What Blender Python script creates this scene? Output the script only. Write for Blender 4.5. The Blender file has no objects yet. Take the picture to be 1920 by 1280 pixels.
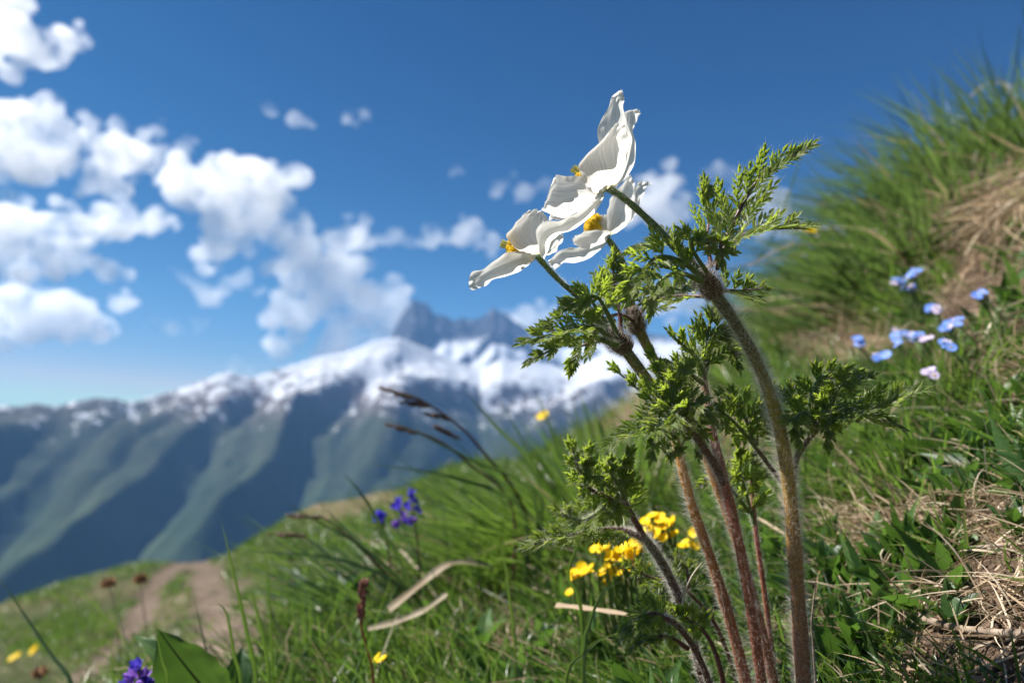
import bpy, bmesh, math, random
import numpy as np
from mathutils import Vector, Matrix
random.seed(7)
rng = np.random.default_rng(11)
S = bpy.context.scene
C = S.collection

# ------------------------------------------------------------------ camera
PITCH = math.radians(8.0)
FPX = 1280.0            # focal length in pixels of the 1920 wide photograph (24 mm on 36 mm)
cam = bpy.data.cameras.new('camera')
camo = bpy.data.objects.new('camera', cam); C.objects.link(camo)
camo.location = (0, 0, 0)
camo.rotation_euler = (math.radians(90) + PITCH, 0, 0)
cam.lens = 24; cam.sensor_width = 36
cam.clip_start = 0.01; cam.clip_end = 60000
cam.dof.use_dof = True; cam.dof.focus_distance = 0.249; cam.dof.aperture_fstop = 8.0
S.camera = camo
# ------------------------------------------------------------------ light
SUN_EL = math.radians(54); SUN_AZ = math.radians(-80)     # azimuth from +Y, negative = left
sd = Vector((math.sin(SUN_AZ)*math.cos(SUN_EL), math.cos(SUN_AZ)*math.cos(SUN_EL), math.sin(SUN_EL)))
W = bpy.data.worlds.new('World'); S.world = W; W.use_nodes = True
nt = W.node_tree; nt.nodes.clear()
sk = nt.nodes.new('ShaderNodeTexSky'); sk.sky_type = 'NISHITA'; sk.sun_disc = False
sk.sun_elevation = SUN_EL; sk.sun_rotation = SUN_AZ
sk.altitude = 1500; sk.air_density = 1.0; sk.dust_density = 0.3; sk.ozone_density = 2.5
# grade of the whole sky: each channel  out = HOR * (sky / REF) ** GAM   (deep polarised alpine blue)
REF = (3.11, 4.96, 7.19); HOR = (1.71, 3.88, 5.93); GAM = (2.8, 1.66, 1.28)
sep = nt.nodes.new('ShaderNodeSeparateColor'); com = nt.nodes.new('ShaderNodeCombineColor'); nt.links.new(sk.outputs[0], sep.inputs[0])
for i_ in range(3):
    a_ = nt.nodes.new('ShaderNodeMath'); a_.operation = 'DIVIDE'; a_.inputs[1].default_value = REF[i_]; nt.links.new(sep.outputs[i_], a_.inputs[0])
    b_ = nt.nodes.new('ShaderNodeMath'); b_.operation = 'POWER'; b_.inputs[1].default_value = GAM[i_]; 
    l_ = nt.nodes.new('ShaderNodeMath'); l_.operation = 'MINIMUM'; l_.inputs[1].default_value = 1.5; nt.links.new(a_.outputs[0], l_.inputs[0]); nt.links.new(l_.outputs[0], b_.inputs[0])
    c_ = nt.nodes.new('ShaderNodeMath'); c_.operation = 'MULTIPLY'; c_.inputs[1].default_value = HOR[i_]; nt.links.new(b_.outputs[0], c_.inputs[0])
    nt.links.new(c_.outputs[0], com.inputs[i_])
bg = nt.nodes.new('ShaderNodeBackground'); bg.inputs['Strength'].default_value = 0.0505
wo = nt.nodes.new('ShaderNodeOutputWorld')
nt.links.new(com.outputs[0], bg.inputs[0]); nt.links.new(bg.outputs[0], wo.inputs[0])
sl = bpy.data.lights.new('sun', 'SUN'); sl.energy = 5.0; sl.angle = math.radians(0.53); sl.color = (1, .955, .88)
slo = bpy.data.objects.new('sun', sl); C.objects.link(slo)
slo.rotation_euler = sd.to_track_quat('Z', 'Y').to_euler()
S.view_settings.view_transform = 'Standard'; S.view_settings.look = 'None'
S.view_settings.gamma = 1; S.view_settings.exposure = 1.14; S.view_settings.use_curve_mapping = False
S.render.engine = 'CYCLES'
S.cycles.max_bounces = 28; S.cycles.diffuse_bounces = 3; S.cycles.glossy_bounces = 2
S.cycles.transmission_bounces = 5; S.cycles.transparent_max_bounces = 32; S.cycles.volume_bounces = 24
S.cycles.sample_clamp_indirect = 4; S.cycles.use_denoising = True
S.cycles.caustics_reflective = False; S.cycles.caustics_refractive = False

# ------------------------------------------------------------------ geometry of the view
cp, sp = math.cos(PITCH), math.sin(PITCH)
def P(px, py, d):
    u = (px-960)/FPX*d; v = (640-py)/FPX*d
    return Vector((u, d*cp - v*sp, d*sp + v*cp))
def proj(x, y, z):
    d = y*cp + z*sp; v = -y*sp + z*cp
    d = np.maximum(d, 1e-4)
    return 960 + x/d*FPX, 640 - v/d*FPX, d
def sm(a, b, t):
    t = np.clip((t-a)/(b-a), 0, 1); return t*t*(3-2*t)
_perm = rng.random((256, 256)).astype(np.float64)
def vnoise(x, y):
    xi = np.floor(x).astype(int); yi = np.floor(y).astype(int)
    fx = x-xi; fy = y-yi; fx = fx*fx*(3-2*fx); fy = fy*fy*(3-2*fy)
    a = _perm[xi & 255, yi & 255]; b = _perm[(xi+1) & 255, yi & 255]
    c = _perm[xi & 255, (yi+1) & 255]; d = _perm[(xi+1) & 255, (yi+1) & 255]
    return (a*(1-fx)+b*fx)*(1-fy) + (c*(1-fx)+d*fx)*fy
def fbm(x, y, o=4, g=.5):
    s = 0; a = 1; n = 0
    for i in range(o):
        s = s + a*vnoise(x*2**i+17.3*i, y*2**i+9.1*i); n += a; a *= g
    return s/n*2-1
def ridged(x, y, o=4, g=.5):
    s = 0; a = 1; n = 0
    for i in range(o):
        s = s + a*(1-abs(2*vnoise(x*2**i+7.7*i, y*2**i+3.3*i)-1)); n += a; a *= g
    return s/n

# ------------------------------------------------------------------ terrain heights (metres)
def hbase(x, y):
    near = np.interp(x, [-2600, -60, -7, -4.6, -2.0, -1.2, -.34, -.2, 0, .12, .4, .9, 3, 6, 12],
                        [-1150, -30, -2.5, -1.24, -1.14, -.78, -.215, -.187, -.162, -.112, .085, .465, 1.95, 2.9, 3.4])
    far = np.interp(x, [-2600, -60, -8, -6, -4.6, -3.0, -1.8, -.3, 0, .4, 3, 6, 12],
                       [-1150, -30, -2.75, -1.98, -1.5, -1.38, -.62, -.16, -.1, .16, 1.95, 2.9, 3.4])
    t = sm(1.5, 7, y)
    z = near*(1-t) + far*t
    yc = np.interp(x, [-3.2, -1.6, -.2, .25, 1], [8.6, 6.0, 4.2, 2.8, 2.0])
    d = np.maximum(0, y-yc)
    z = z - .55*d*d/(d+.9)
    return z
def H(x, y):
    x = np.asarray(x, float); y = np.asarray(y, float)
    r = np.sqrt(x*x+y*y)
    z = hbase(x, y)
    a = .015*fbm(x*3.1+5, y*3.1+2, 3) + .004*fbm(x*18, y*18, 3)
    a = a + np.minimum(.012*r, .25)*fbm(x*.55+31, y*.55+12, 3)*sm(1.2, 5, r)
    return np.maximum(z + a*sm(.0, .25, r+.1), -1140 + 6*fbm(x*.003, y*.003))
def G(px, py, tmax=40):
    d = P(px, py, 1.0)
    t = np.geomspace(.12, tmax, 600)
    e = d.z*t - H(d.x*t, d.y*t)
    k = np.nonzero(e < 0)[0]
    if len(k) == 0: return None
    k = max(k[0], 1); a, b = t[k-1], t[k]
    for _ in range(18):
        m = (a+b)/2
        if d.z*m - float(H(d.x*m, d.y*m)) < 0: b = m
        else: a = m
    return Vector((d.x*b, d.y*b, float(H(d.x*b, d.y*b))))
def GP(px, py, lift=0.0, dflt=.4):
    g = G(px, py)
    if g is None: return P(px, py, dflt)
    return g + Vector((0, 0, lift))

# ------------------------------------------------------------------ materials
def nmat(name):
    m = bpy.data.materials.new(name); m.use_nodes = True
    n = m.node_tree; n.nodes.clear()
    o = n.nodes.new('ShaderNodeOutputMaterial')
    return m, n, o
def N(n, t, **kw):
    x = n.nodes.new(t)
    for k, v in kw.items():
        if k in x.inputs: x.inputs[k].default_value = v
        else: setattr(x, k, v)
    return x
def noise(n, scale, detail=4, vec=None, rough=.5):
    x = N(n, 'ShaderNodeTexNoise'); x.inputs['Scale'].default_value = scale
    x.inputs['Detail'].default_value = detail; x.inputs['Roughness'].default_value = rough
    if vec: n.links.new(vec, x.inputs['Vector'])
    return x
def ramp(n, fac, stops):
    r = N(n, 'ShaderNodeValToRGB'); e = r.color_ramp.elements
    while len(e) < len(stops): e.new(.5)
    for i, (p, c) in enumerate(stops):
        e[i].position = p; e[i].color = (*c, 1) if len(c) == 3 else c
    n.links.new(fac, r.inputs[0]); return r.outputs[0]
def mixc(n, a, b, f, mode='MIX'):
    m = N(n, 'ShaderNodeMix'); m.data_type = 'RGBA'; m.blend_type = mode
    for s, v in ((6, a), (7, b), (0, f)):
        if hasattr(v, 'is_linked') or isinstance(v, bpy.types.NodeSocket): n.links.new(v, m.inputs[s])
        else: m.inputs[s].default_value = v if s == 0 else (*v, 1)
    return m.outputs[2]
def bump(n, hsock, strength, dist):
    b = N(n, 'ShaderNodeBump'); b.inputs['Strength'].default_value = strength; b.inputs['Distance'].default_value = dist
    n.links.new(hsock, b.inputs['Height']); return b.outputs[0]
def pos(n):
    return N(n, 'ShaderNodeNewGeometry').outputs['Position']
def attr(n, name):
    a = N(n, 'ShaderNodeAttribute'); a.attribute_name = name; return a

def leafy(name, stops, trans=(.3, .42, .05), tf=.4, rough=.45, spec=.35, scale=120, edgecol=None, usetint=True, bmp=0.0):
    """green tissue: a colour ramp picked by the blade's own tint, with light passing through"""
    m, n, o = nmat(name)
    nz = noise(n, scale, 3, pos(n))
    if usetint:
        t = attr(n, 'tint').outputs['Fac']
        ad = N(n, 'ShaderNodeMath', operation='MULTIPLY_ADD'); n.links.new(nz.outputs[0], ad.inputs[0])
        ad.inputs[1].default_value = .5; n.links.new(t, ad.inputs[2])
        sb = N(n, 'ShaderNodeMath', operation='SUBTRACT'); n.links.new(ad.outputs[0], sb.inputs[0]); sb.inputs[1].default_value = .25
        f = sb.outputs[0]
    else: f = nz.outputs[0]
    col = ramp(n, f, stops)
    tc = mixc(n, col, trans, .72)
    if edgecol:
        e = attr(n, 'edge').outputs['Fac']
        ef = ramp(n, e, [(.62, (0, 0, 0)), (1, (.75, .75, .75))])
        col = mixc(n, col, edgecol, ef)
    b = N(n, 'ShaderNodeBsdfPrincipled'); n.links.new(col, b.inputs['Base Color'])
    b.inputs['Roughness'].default_value = rough; b.inputs['Specular IOR Level'].default_value = spec
    tr = N(n, 'ShaderNodeBsdfTranslucent'); n.links.new(tc, tr.inputs[0])
    if bmp:
        bn = bump(n, noise(n, scale*6, 2, pos(n)).outputs[0], bmp, .0006); n.links.new(bn, b.inputs['Normal'])
    mx = N(n, 'ShaderNodeMixShader'); mx.inputs[0].default_value = tf
    n.links.new(b.outputs[0], mx.inputs[1]); n.links.new(tr.outputs[0], mx.inputs[2]); n.links.new(mx.outputs[0], o.inputs[0])
    return m
def plain(name, stops, rough=.6, scale=60, spec=.3, bmp=.3, bd=.001, tf=0, trans=(.5, .5, .5)):
    m, n, o = nmat(name)
    col = ramp(n, noise(n, scale, 4, pos(n)).outputs[0], stops)
    b = N(n, 'ShaderNodeBsdfPrincipled'); n.links.new(col, b.inputs['Base Color'])
    b.inputs['Roughness'].default_value = rough; b.inputs['Specular IOR Level'].default_value = spec
    if bmp: n.links.new(bump(n, noise(n, scale*4, 3, pos(n)).outputs[0], bmp, bd), b.inputs['Normal'])
    if tf:
        tr = N(n, 'ShaderNodeBsdfTranslucent'); tr.inputs[0].default_value = (*trans, 1)
        mx = N(n, 'ShaderNodeMixShader'); mx.inputs[0].default_value = tf
        n.links.new(b.outputs[0], mx.inputs[1]); n.links.new(tr.outputs[0], mx.inputs[2]); n.links.new(mx.outputs[0], o.inputs[0])
    else: n.links.new(b.outputs[0], o.inputs[0])
    return m

M = {}
M['leaf'] = leafy('pasque_leaf', [(.05, (.025, .065, .018)), (.4, (.075, .15, .022)), (.75, (.14, .22, .04)), (1, (.26, .30, .14))],
                  (.54, .68, .07), .56, .42, .4, 300, (.42, .30, .24), bmp=.25)
M['grass'] = leafy('green_grass', [(.05, (.014, .036, .010)), (.4, (.048, .108, .018)), (.7, (.10, .17, .03)), (.9, (.20, .21, .08)), (1, (.42, .34, .18))],
                   (.24, .41, .05), .38, .32, .5, 60)
M['bluegrass'] = leafy('blue_green_sedge', [(.1, (.014, .036, .016)), (.5, (.042, .088, .032)), (.9, (.11, .16, .06))],
                       (.22, .36, .07), .34, .38, .5, 60)
M['dry'] = leafy('dry_grass', [(.1, (.16, .10, .06)), (.5, (.42, .31, .20)), (.9, (.66, .56, .42))],
                 (.6, .45, .28), .25, .6, .25, 80)
M['herb'] = leafy('broad_herb_leaf', [(.1, (.012, .036, .012)), (.5, (.04, .095, .022)), (.9, (.10, .18, .055))],
                  (.18, .36, .04), .32, .42, .4, 90, bmp=.3)
M['straw'] = plain('bleached_straw', [(.3, (.42, .33, .23)), (.7, (.74, .66, .53))], .7, 160, .2)
M['twig'] = plain('grey_twig', [(.3, (.12, .085, .06)), (.7, (.38, .30, .23))], .8, 220, .15)
M['darkspike'] = plain('dark_sedge_scales', [(.3, (.06, .03, .02)), (.7, (.20, .11, .075))], .6, 400)
M['pinkspike'] = plain('reddish_grass_spikelet', [(.3, (.16, .045, .05)), (.7, (.36, .16, .14))], .55, 500)
M['seed'] = plain('dry_seed_head', [(.3, (.16, .07, .035)), (.7, (.42, .24, .13))], .8, 300)
M['yellow'] = plain('yellow_petal', [(.3, (.88, .55, .006)), (.7, (.92, .70, .012))], .5, 200, .2, 0, tf=.35, trans=(.95, .75, .02))
M['stamen'] = plain('yellow_anther', [(.3, (.92, .62, .02)), (.7, (.97, .80, .10))], .6, 900, .2, 0, tf=.45, trans=(1, .8, .06))
M['pistil'] = plain('pale_pistil', [(.3, (.62, .62, .22)), (.7, (.8, .78, .4))], .6, 900, .2, 0, tf=.3, trans=(.8, .8, .3))
M['skyblue'] = plain('light_blue_petal', [(.35, (.12, .27, .80)), (.65, (.27, .42, .86))], .5, 260, .2, 0, tf=.3, trans=(.35, .5, .9))
M['lilac'] = plain('pale_lilac_petal', [(.35, (.55, .45, .68)), (.65, (.72, .66, .84))], .5, 260, .2, 0, tf=.3, trans=(.7, .6, .85))
M['deepblue'] = plain('deep_blue_petal', [(.3, (.035, .03, .40)), (.7, (.14, .12, .62))], .5, 300, .2, 0, tf=.25, trans=(.15, .1, .8))
M['violet'] = plain('violet_petal', [(.3, (.12, .05, .42)), (.7, (.38, .2, .62))], .5, 300, .2, 0, tf=.25, trans=(.4, .2, .8))
M['wood'] = plain('weathered_post_wood', [(.3, (.05, .04, .035)), (.7, (.16, .13, .11))], .8, 12)

# petal: white tissue with veins, small brown flecks, light shining through
m, n, o = nmat('white_petal'); M['petal'] = m
uv = attr(n, 'puv').outputs['Vector']
mp = N(n, 'ShaderNodeMapping'); mp.inputs['Scale'].default_value = (42, 2.0, 1); n.links.new(uv, mp.inputs[0])
vn = noise(n, 1.0, 4, mp.outputs[0], .6)
v1 = ramp(n, vn.outputs[0], [(.36, (.72, .70, .70)), (.52, (.95, .93, .875))])
fl = N(n, 'ShaderNodeTexVoronoi'); fl.inputs['Scale'].default_value = 95; n.links.new(pos(n), fl.inputs['Vector'])
gate = noise(n, 40, 1, pos(n))
fm = N(n, 'ShaderNodeMath', operation='LESS_THAN'); n.links.new(fl.outputs['Distance'], fm.inputs[0]); fm.inputs[1].default_value = .085
gm = N(n, 'ShaderNodeMath', operation='GREATER_THAN'); n.links.new(gate.outputs[0], gm.inputs[0]); gm.inputs[1].default_value = .55
fg = N(n, 'ShaderNodeMath', operation='MULTIPLY'); n.links.new(fm.outputs[0], fg.inputs[0]); n.links.new(gm.outputs[0], fg.inputs[1])
fsc = N(n, 'ShaderNodeMath', operation='MULTIPLY'); n.links.new(fg.outputs[0], fsc.inputs[0]); fsc.inputs[1].default_value = .7
ed = attr(n, 'edge').outputs['Fac']
bl = ramp(n, ed, [(.0, (.62, .62, .33)), (.16, (1, 1, 1))])      # greenish-cream claw at the foot of the petal
c1 = mixc(n, v1, bl, 1.0, 'MULTIPLY')
c2 = mixc(n, c1, (.62, .36, .16), fsc.outputs[0])
b = N(n, 'ShaderNodeBsdfPrincipled'); n.links.new(c2, b.inputs['Base Color']); b.inputs['Roughness'].default_value = .55
b.inputs['Specular IOR Level'].default_value = .3
b.inputs['Sheen Weight'].default_value = .15
n.links.new(bump(n, vn.outputs[0], .22, .0003), b.inputs['Normal'])
tr = N(n, 'ShaderNodeBsdfTranslucent'); n.links.new(c2, tr.inputs[0])
mx = N(n, 'ShaderNodeMixShader'); mx.inputs[0].default_value = .68
n.links.new(b.outputs[0], mx.inputs[1]); n.links.new(tr.outputs[0], mx.inputs[2]); n.links.new(mx.outputs[0], o.inputs[0])

def stem_mat(name, stops):
    m, n, o = nmat(name)
    a = attr(n, 'along').outputs['Fac']
    nz = noise(n, 260, 4, pos(n)); md = N(n, 'ShaderNodeMath', operation='MULTIPLY_ADD')
    n.links.new(nz.outputs[0], md.inputs[0]); md.inputs[1].default_value = .22; n.links.new(a, md.inputs[2])
    sb = N(n, 'ShaderNodeMath', operation='SUBTRACT'); n.links.new(md.outputs[0], sb.inputs[0]); sb.inputs[1].default_value = .11
    col = ramp(n, sb.outputs[0], stops)
    mp = N(n, 'ShaderNodeMapping'); mp.inputs['Scale'].default_value = (1400, 1400, 120); n.links.new(pos(n), mp.inputs[0])
    st = noise(n, 1, 3, mp.outputs[0])
    col = mixc(n, col, ramp(n, st.outputs[0], [(.35, (.55, .5, .5)), (.62, (1.15, 1.12, 1.1))]), .8, 'MULTIPLY')
    b = N(n, 'ShaderNodeBsdfPrincipled'); n.links.new(col, b.inputs['Base Color'])
    b.inputs['Roughness'].default_value = .42; b.inputs['Specular IOR Level'].default_value = .45
    n.links.new(bump(n, st.outputs[0], .5, .0004), b.inputs['Normal'])
    b.inputs['Subsurface Weight'].default_value = .0
    n.links.new(b.outputs[0], o.inputs[0]); return m
M['stem_olive'] = stem_mat('olive_stem', [(0, (.30, .13, .09)), (.22, (.30, .14, .07)), (.42, (.36, .22, .04)), (.62, (.32, .25, .03)), (.8, (.15, .12, .03)), (1, (.055, .05, .02))])
M['stem_orange'] = stem_mat('orange_stem', [(0, (.26, .09, .06)), (.3, (.36, .13, .06)), (.6, (.52, .23, .04)), (.85, (.40, .28, .04)), (1, (.13, .14, .035))])
M['stem_red'] = stem_mat('reddish_stem', [(0, (.24, .08, .05)), (.5, (.34, .10, .05)), (.8, (.32, .08, .07)), (1, (.22, .14, .05))])
M['stem_green'] = stem_mat('green_flower_stalk', [(0, (.11, .17, .035)), (1, (.10, .17, .035))])
M['stem_plum'] = stem_mat('plum_leaf_stalk', [(0, (.11, .035, .03)), (.6, (.10, .04, .035)), (1, (.10, .09, .03))])
M['node'] = plain('woolly_brown_node', [(.3, (.06, .035, .022)), (.7, (.16, .10, .065))], .8, 700, .1)
m, n, o = nmat('silky_white_hair'); M['hair'] = m
b = N(n, 'ShaderNodeBsdfPrincipled'); b.inputs['Base Color'].default_value = (.82, .78, .72, 1); b.inputs['Roughness'].default_value = .35
tr = N(n, 'ShaderNodeBsdfTranslucent'); tr.inputs[0].default_value = (.85, .8, .72, 1)
mx = N(n, 'ShaderNodeMixShader'); mx.inputs[0].default_value = .5
n.links.new(b.outputs[0], mx.inputs[1]); n.links.new(tr.outputs[0], mx.inputs[2]); n.links.new(mx.outputs[0], o.inputs[0])
m, n, o = nmat('brown_wool_hair'); M['wool'] = m
b = N(n, 'ShaderNodeBsdfPrincipled'); b.inputs['Base Color'].default_value = (.24, .16, .12, 1); b.inputs['Roughness'].default_value = .5
n.links.new(b.outputs[0], o.inputs[0])

# ground: soil, thin green cover and the trodden track, all chosen by colour stored on the terrain
m, n, o = nmat('hillside_soil'); M['ground'] = m
col = attr(n, 'gcol').outputs['Color']
p_ = pos(n)
n1 = noise(n, 55, 6, p_, .65); n2 = noise(n, 6, 5, p_, .6); n3 = noise(n, 320, 4, p_, .6)
col = mixc(n, col, ramp(n, n1.outputs[0], [(.28, (.40, .36, .33)), (.5, (.95, .95, .95)), (.72, (1.5, 1.42, 1.35))]), 1.0, 'MULTIPLY')
col = mixc(n, col, ramp(n, n2.outputs[0], [(.3, (.62, .62, .62)), (.7, (1.3, 1.3, 1.3))]), 1.0, 'MULTIPLY')
b = N(n, 'ShaderNodeBsdfPrincipled'); n.links.new(col, b.inputs['Base Color']); b.inputs['Roughness'].default_value = .9
b.inputs['Specular IOR Level'].default_value = .15
b1 = N(n, 'ShaderNodeBump'); b1.inputs['Strength'].default_value = .7; b1.inputs['Distance'].default_value = .005
n.links.new(n1.outputs[0], b1.inputs['Height'])
b2 = N(n, 'ShaderNodeBump'); b2.inputs['Strength'].default_value = .6; b2.inputs['Distance'].default_value = .003
n.links.new(n3.outputs[0], b2.inputs['Height']); n.links.new(b1.outputs[0], b2.inputs['Normal'])
n.links.new(b2.outputs[0], b.inputs['Normal']); n.links.new(b.outputs[0], o.inputs[0])
M['clod'] = plain('dry_soil_clod', [(.3, (.06, .04, .028)), (.7, (.20, .14, .10))], .95, 200, .1, .6, .002)
M['stone'] = plain('grey_brown_stone', [(.3, (.16, .13, .11)), (.7, (.36, .31, .27))], .85, 90, .2)

# mountains
def mountain_mat(name, snow_lo, snow_hi, rockdark, top=None):
    m, n, o = nmat(name)
    p_ = pos(n); sx = N(n, 'ShaderNodeSeparateXYZ'); n.links.new(p_, sx.inputs[0])
    big = noise(n, .0016, 6, p_, .6); mpz = N(n, 'ShaderNodeMapping'); mpz.inputs['Scale'].default_value = (1, 1, .4); n.links.new(p_, mpz.inputs[0]); fine = noise(n, .012, 7, mpz.outputs[0], .7); mid = noise(n, .0016, 3, p_, .5)
    # height perturbed by noise
    def hfac(lo, hi, amp, nz):
        a = N(n, 'ShaderNodeMath', operation='MULTIPLY_ADD'); n.links.new(nz.outputs[0], a.inputs[0]); a.inputs[1].default_value = amp; n.links.new(sx.outputs[2], a.inputs[2])
        r = N(n, 'ShaderNodeMapRange'); n.links.new(a.outputs[0], r.inputs[0]); r.inputs[1].default_value = lo+amp/2; r.inputs[2].default_value = hi+amp/2
        return r.outputs[0]
    forest = ramp(n, mid.outputs[0], [(.35, (.014, .028, .016)), (.55, (.026, .045, .020)), (.7, (.05, .072, .03))])
    meadow = ramp(n, fine.outputs[0], [(.3, (.018, .032, .016)), (.7, (.045, .05, .028))])
    rock = ramp(n, fine.outputs[0], [(.3, tuple(.55*c for c in rockdark)), (.7, rockdark)])
    c = mixc(n, forest, meadow, hfac(-420, -60, 620, big))
    c = mixc(n, c, rock, hfac(60, 300, 300, mid))
    geo = N(n, 'ShaderNodeNewGeometry'); sn = N(n, 'ShaderNodeSeparateXYZ'); n.links.new(geo.outputs['Normal'], sn.inputs[0])
    # snow lies where it is high and not too steep
    sf = hfac(snow_lo, snow_hi, 2300, fine)
    st = ramp(n, sn.outputs[2], [(.50, (0, 0, 0)), (.66, (1, 1, 1))])
    mm = N(n, 'ShaderNodeMath', operation='MULTIPLY'); n.links.new(sf, mm.inputs[0]); n.links.new(st, mm.inputs[1])
    snow = ramp(n, mm.outputs[0], [(.42, (0, 0, 0)), (.55, (1, 1, 1))])
    if top:      # the summit towers are too steep to hold snow
        hf = hfac(top, top+110, 420, fine)
        snow = mixc(n, snow, ramp(n, fine.outputs[0], [(.60, (0, 0, 0)), (.66, (.8, .8, .8))]), hf)
    c = mixc(n, c, (.54, .56, .60), snow)
    b = N(n, 'ShaderNodeBsdfPrincipled'); n.links.new(c, b.inputs['Base Color']); b.inputs['Roughness'].default_value = .85
    b.inputs['Specular IOR Level'].default_value = .1
    n.links.new(bump(n, fine.outputs[0], .5, 40), b.inputs['Normal'])
    n.links.new(b.outputs[0], o.inputs[0]); return m
M['mountain'] = mountain_mat('snow_streaked_mountain', 0, 700, (.15, .12, .115))
M['summit'] = mountain_mat('rocky_summit', 250, 700, (.035, .035, .045), 1180)

# cloud
def cloud_mat(name, dens, soft):
    m, n, o = nmat(name)
    lw = N(n, 'ShaderNodeLayerWeight'); lw.inputs['Blend'].default_value = .5
    tc = N(n, 'ShaderNodeTexCoord')
    nz = noise(n, 2.6, 7, tc.outputs['Object'], .6); nz.inputs['Scale'].default_value = .0009
    inv = N(n, 'ShaderNodeMath', operation='SUBTRACT'); inv.inputs[0].default_value = 1; n.links.new(lw.outputs['Facing'], inv.inputs[1])
    ad = N(n, 'ShaderNodeMath', operation='MULTIPLY_ADD'); n.links.new(nz.outputs[0], ad.inputs[0]); ad.inputs[1].default_value = .9; n.links.new(inv.outputs[0], ad.inputs[2])
    mr = N(n, 'ShaderNodeMapRange'); mr.interpolation_type = 'SMOOTHSTEP'; n.links.new(ad.outputs[0], mr.inputs[0])
    mr.inputs[1].default_value = .42; mr.inputs[2].default_value = .42+soft; mr.inputs[4].default_value = dens
    a = N(n, 'ShaderNodeBsdfPrincipled'); a.inputs['Base Color'].default_value = (.96, .96, .965, 1); a.inputs['Roughness'].default_value = 1
    a.inputs['Specular IOR Level'].default_value = 0; a.inputs['Subsurface Weight'].default_value = 1
    a.inputs['Subsurface Radius'].default_value = (1, 1, 1); a.inputs['Subsurface Scale'].default_value = 1500
    tp = N(n, 'ShaderNodeBsdfTransparent')
    x = N(n, 'ShaderNodeMixShader'); n.links.new(mr.outputs[0], x.inputs[0]); n.links.new(tp.outputs[0], x.inputs[1]); n.links.new(a.outputs[0], x.inputs[2])
    n.links.new(x.outputs[0], o.inputs[0]); return m
def cloud_vol(name, dens):
    m = bpy.data.materials.new(name); m.use_nodes = True; n = m.node_tree; n.nodes.clear()
    o = n.nodes.new('ShaderNodeOutputMaterial'); v = n.nodes.new('ShaderNodeVolumeScatter')
    tc = n.nodes.new('ShaderNodeTexCoord'); nz = noise(n, .0011, 6, tc.outputs['Object'], .62)
    mr = n.nodes.new('ShaderNodeMapRange'); mr.interpolation_type = 'SMOOTHSTEP'; n.links.new(nz.outputs[0], mr.inputs[0])
    mr.inputs[1].default_value = .36; mr.inputs[2].default_value = .62; mr.inputs[4].default_value = dens; n.links.new(mr.outputs[0], v.inputs['Density'])
    v.inputs['Color'].default_value = (1, 1, 1, 1); v.inputs['Anisotropy'].default_value = .45
    n.links.new(v.outputs[0], o.inputs['Volume']); return m
M['cloud'] = cloud_vol('cumulus_cloud', .0025)
M['wisp'] = cloud_vol('thin_cloud', .0011)

# ------------------------------------------------------------------ object helpers
def tag(o, label=None, cat=None, group=None, kind=None):
    if label: o['label'] = label
    if cat: o['category'] = cat
    if group: o['group'] = group
    if kind: o['kind'] = kind
    elif cat: o['kind'] = 'thing'
    return o
def empty(name, loc, label, cat, group=None):
    o = bpy.data.objects.new(name, None); C.objects.link(o); o.location = loc; o.empty_display_size = .01
    return tag(o, label, cat, group)
def link(name, me, parent=None, mats=None):
    o = bpy.data.objects.new(name, me); C.objects.link(o)
    if mats:
        for m in (mats if isinstance(mats, (list, tuple)) else [mats]): me.materials.append(m)
    if parent:
        o.parent = parent; o.matrix_parent_inverse = Matrix.Translation(-parent_loc(parent))
    return o
def parent_loc(p):
    return p.location.copy() if p.type == 'EMPTY' else Vector((0, 0, 0))   # meshes keep world coordinates
def mesh_np(name, V, F, smooth=True, attrs=None, mat_idx=None):
    """V (n,3), F (m,k) arrays, one polygon size"""
    V = np.asarray(V, np.float32); F = np.asarray(F, np.int32)
    me = bpy.data.meshes.new(name)
    k = F.shape[1]; nf = len(F)
    me.vertices.add(len(V)); me.vertices.foreach_set('co', V.ravel())
    me.loops.add(nf*k); me.loops.foreach_set('vertex_index', F.ravel())
    me.polygons.add(nf); me.polygons.foreach_set('loop_start', np.arange(0, nf*k, k, dtype=np.int32))
    me.polygons.foreach_set('loop_total', np.full(nf, k, np.int32))
    if smooth: me.polygons.foreach_set('use_smooth', np.ones(nf, bool))
    if mat_idx is not None: me.polygons.foreach_set('material_index', np.asarray(mat_idx, np.int32))
    for nm, arr in (attrs or {}).items():
        arr = np.asarray(arr, np.float32)
        if arr.ndim == 1:
            a = me.attributes.new(nm, 'FLOAT', 'POINT'); a.data.foreach_set('value', arr)
        elif arr.shape[1] == 4:
            a = me.attributes.new(nm, 'FLOAT_COLOR', 'POINT'); a.data.foreach_set('color', arr.ravel())
        else:
            a = me.attributes.new(nm, 'FLOAT_VECTOR', 'POINT'); a.data.foreach_set('vector', arr.ravel())
    me.update(calc_edges=True); me.validate()
    return me
def catmull(pts, nn):
    p = np.array([list(q) for q in pts], float)
    p = np.vstack([2*p[0]-p[1], p, 2*p[-1]-p[-2]])
    m_ = len(p)-3; t = np.linspace(0, m_-1e-9, nn); i = t.astype(int); f = (t-i)[:, None]
    a, b_, c, d = p[i], p[i+1], p[i+2], p[i+3]
    return .5*((2*b_)+(-a+c)*f+(2*a-5*b_+4*c-d)*f**2+(-a+3*b_-3*c+d)*f**3)
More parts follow.
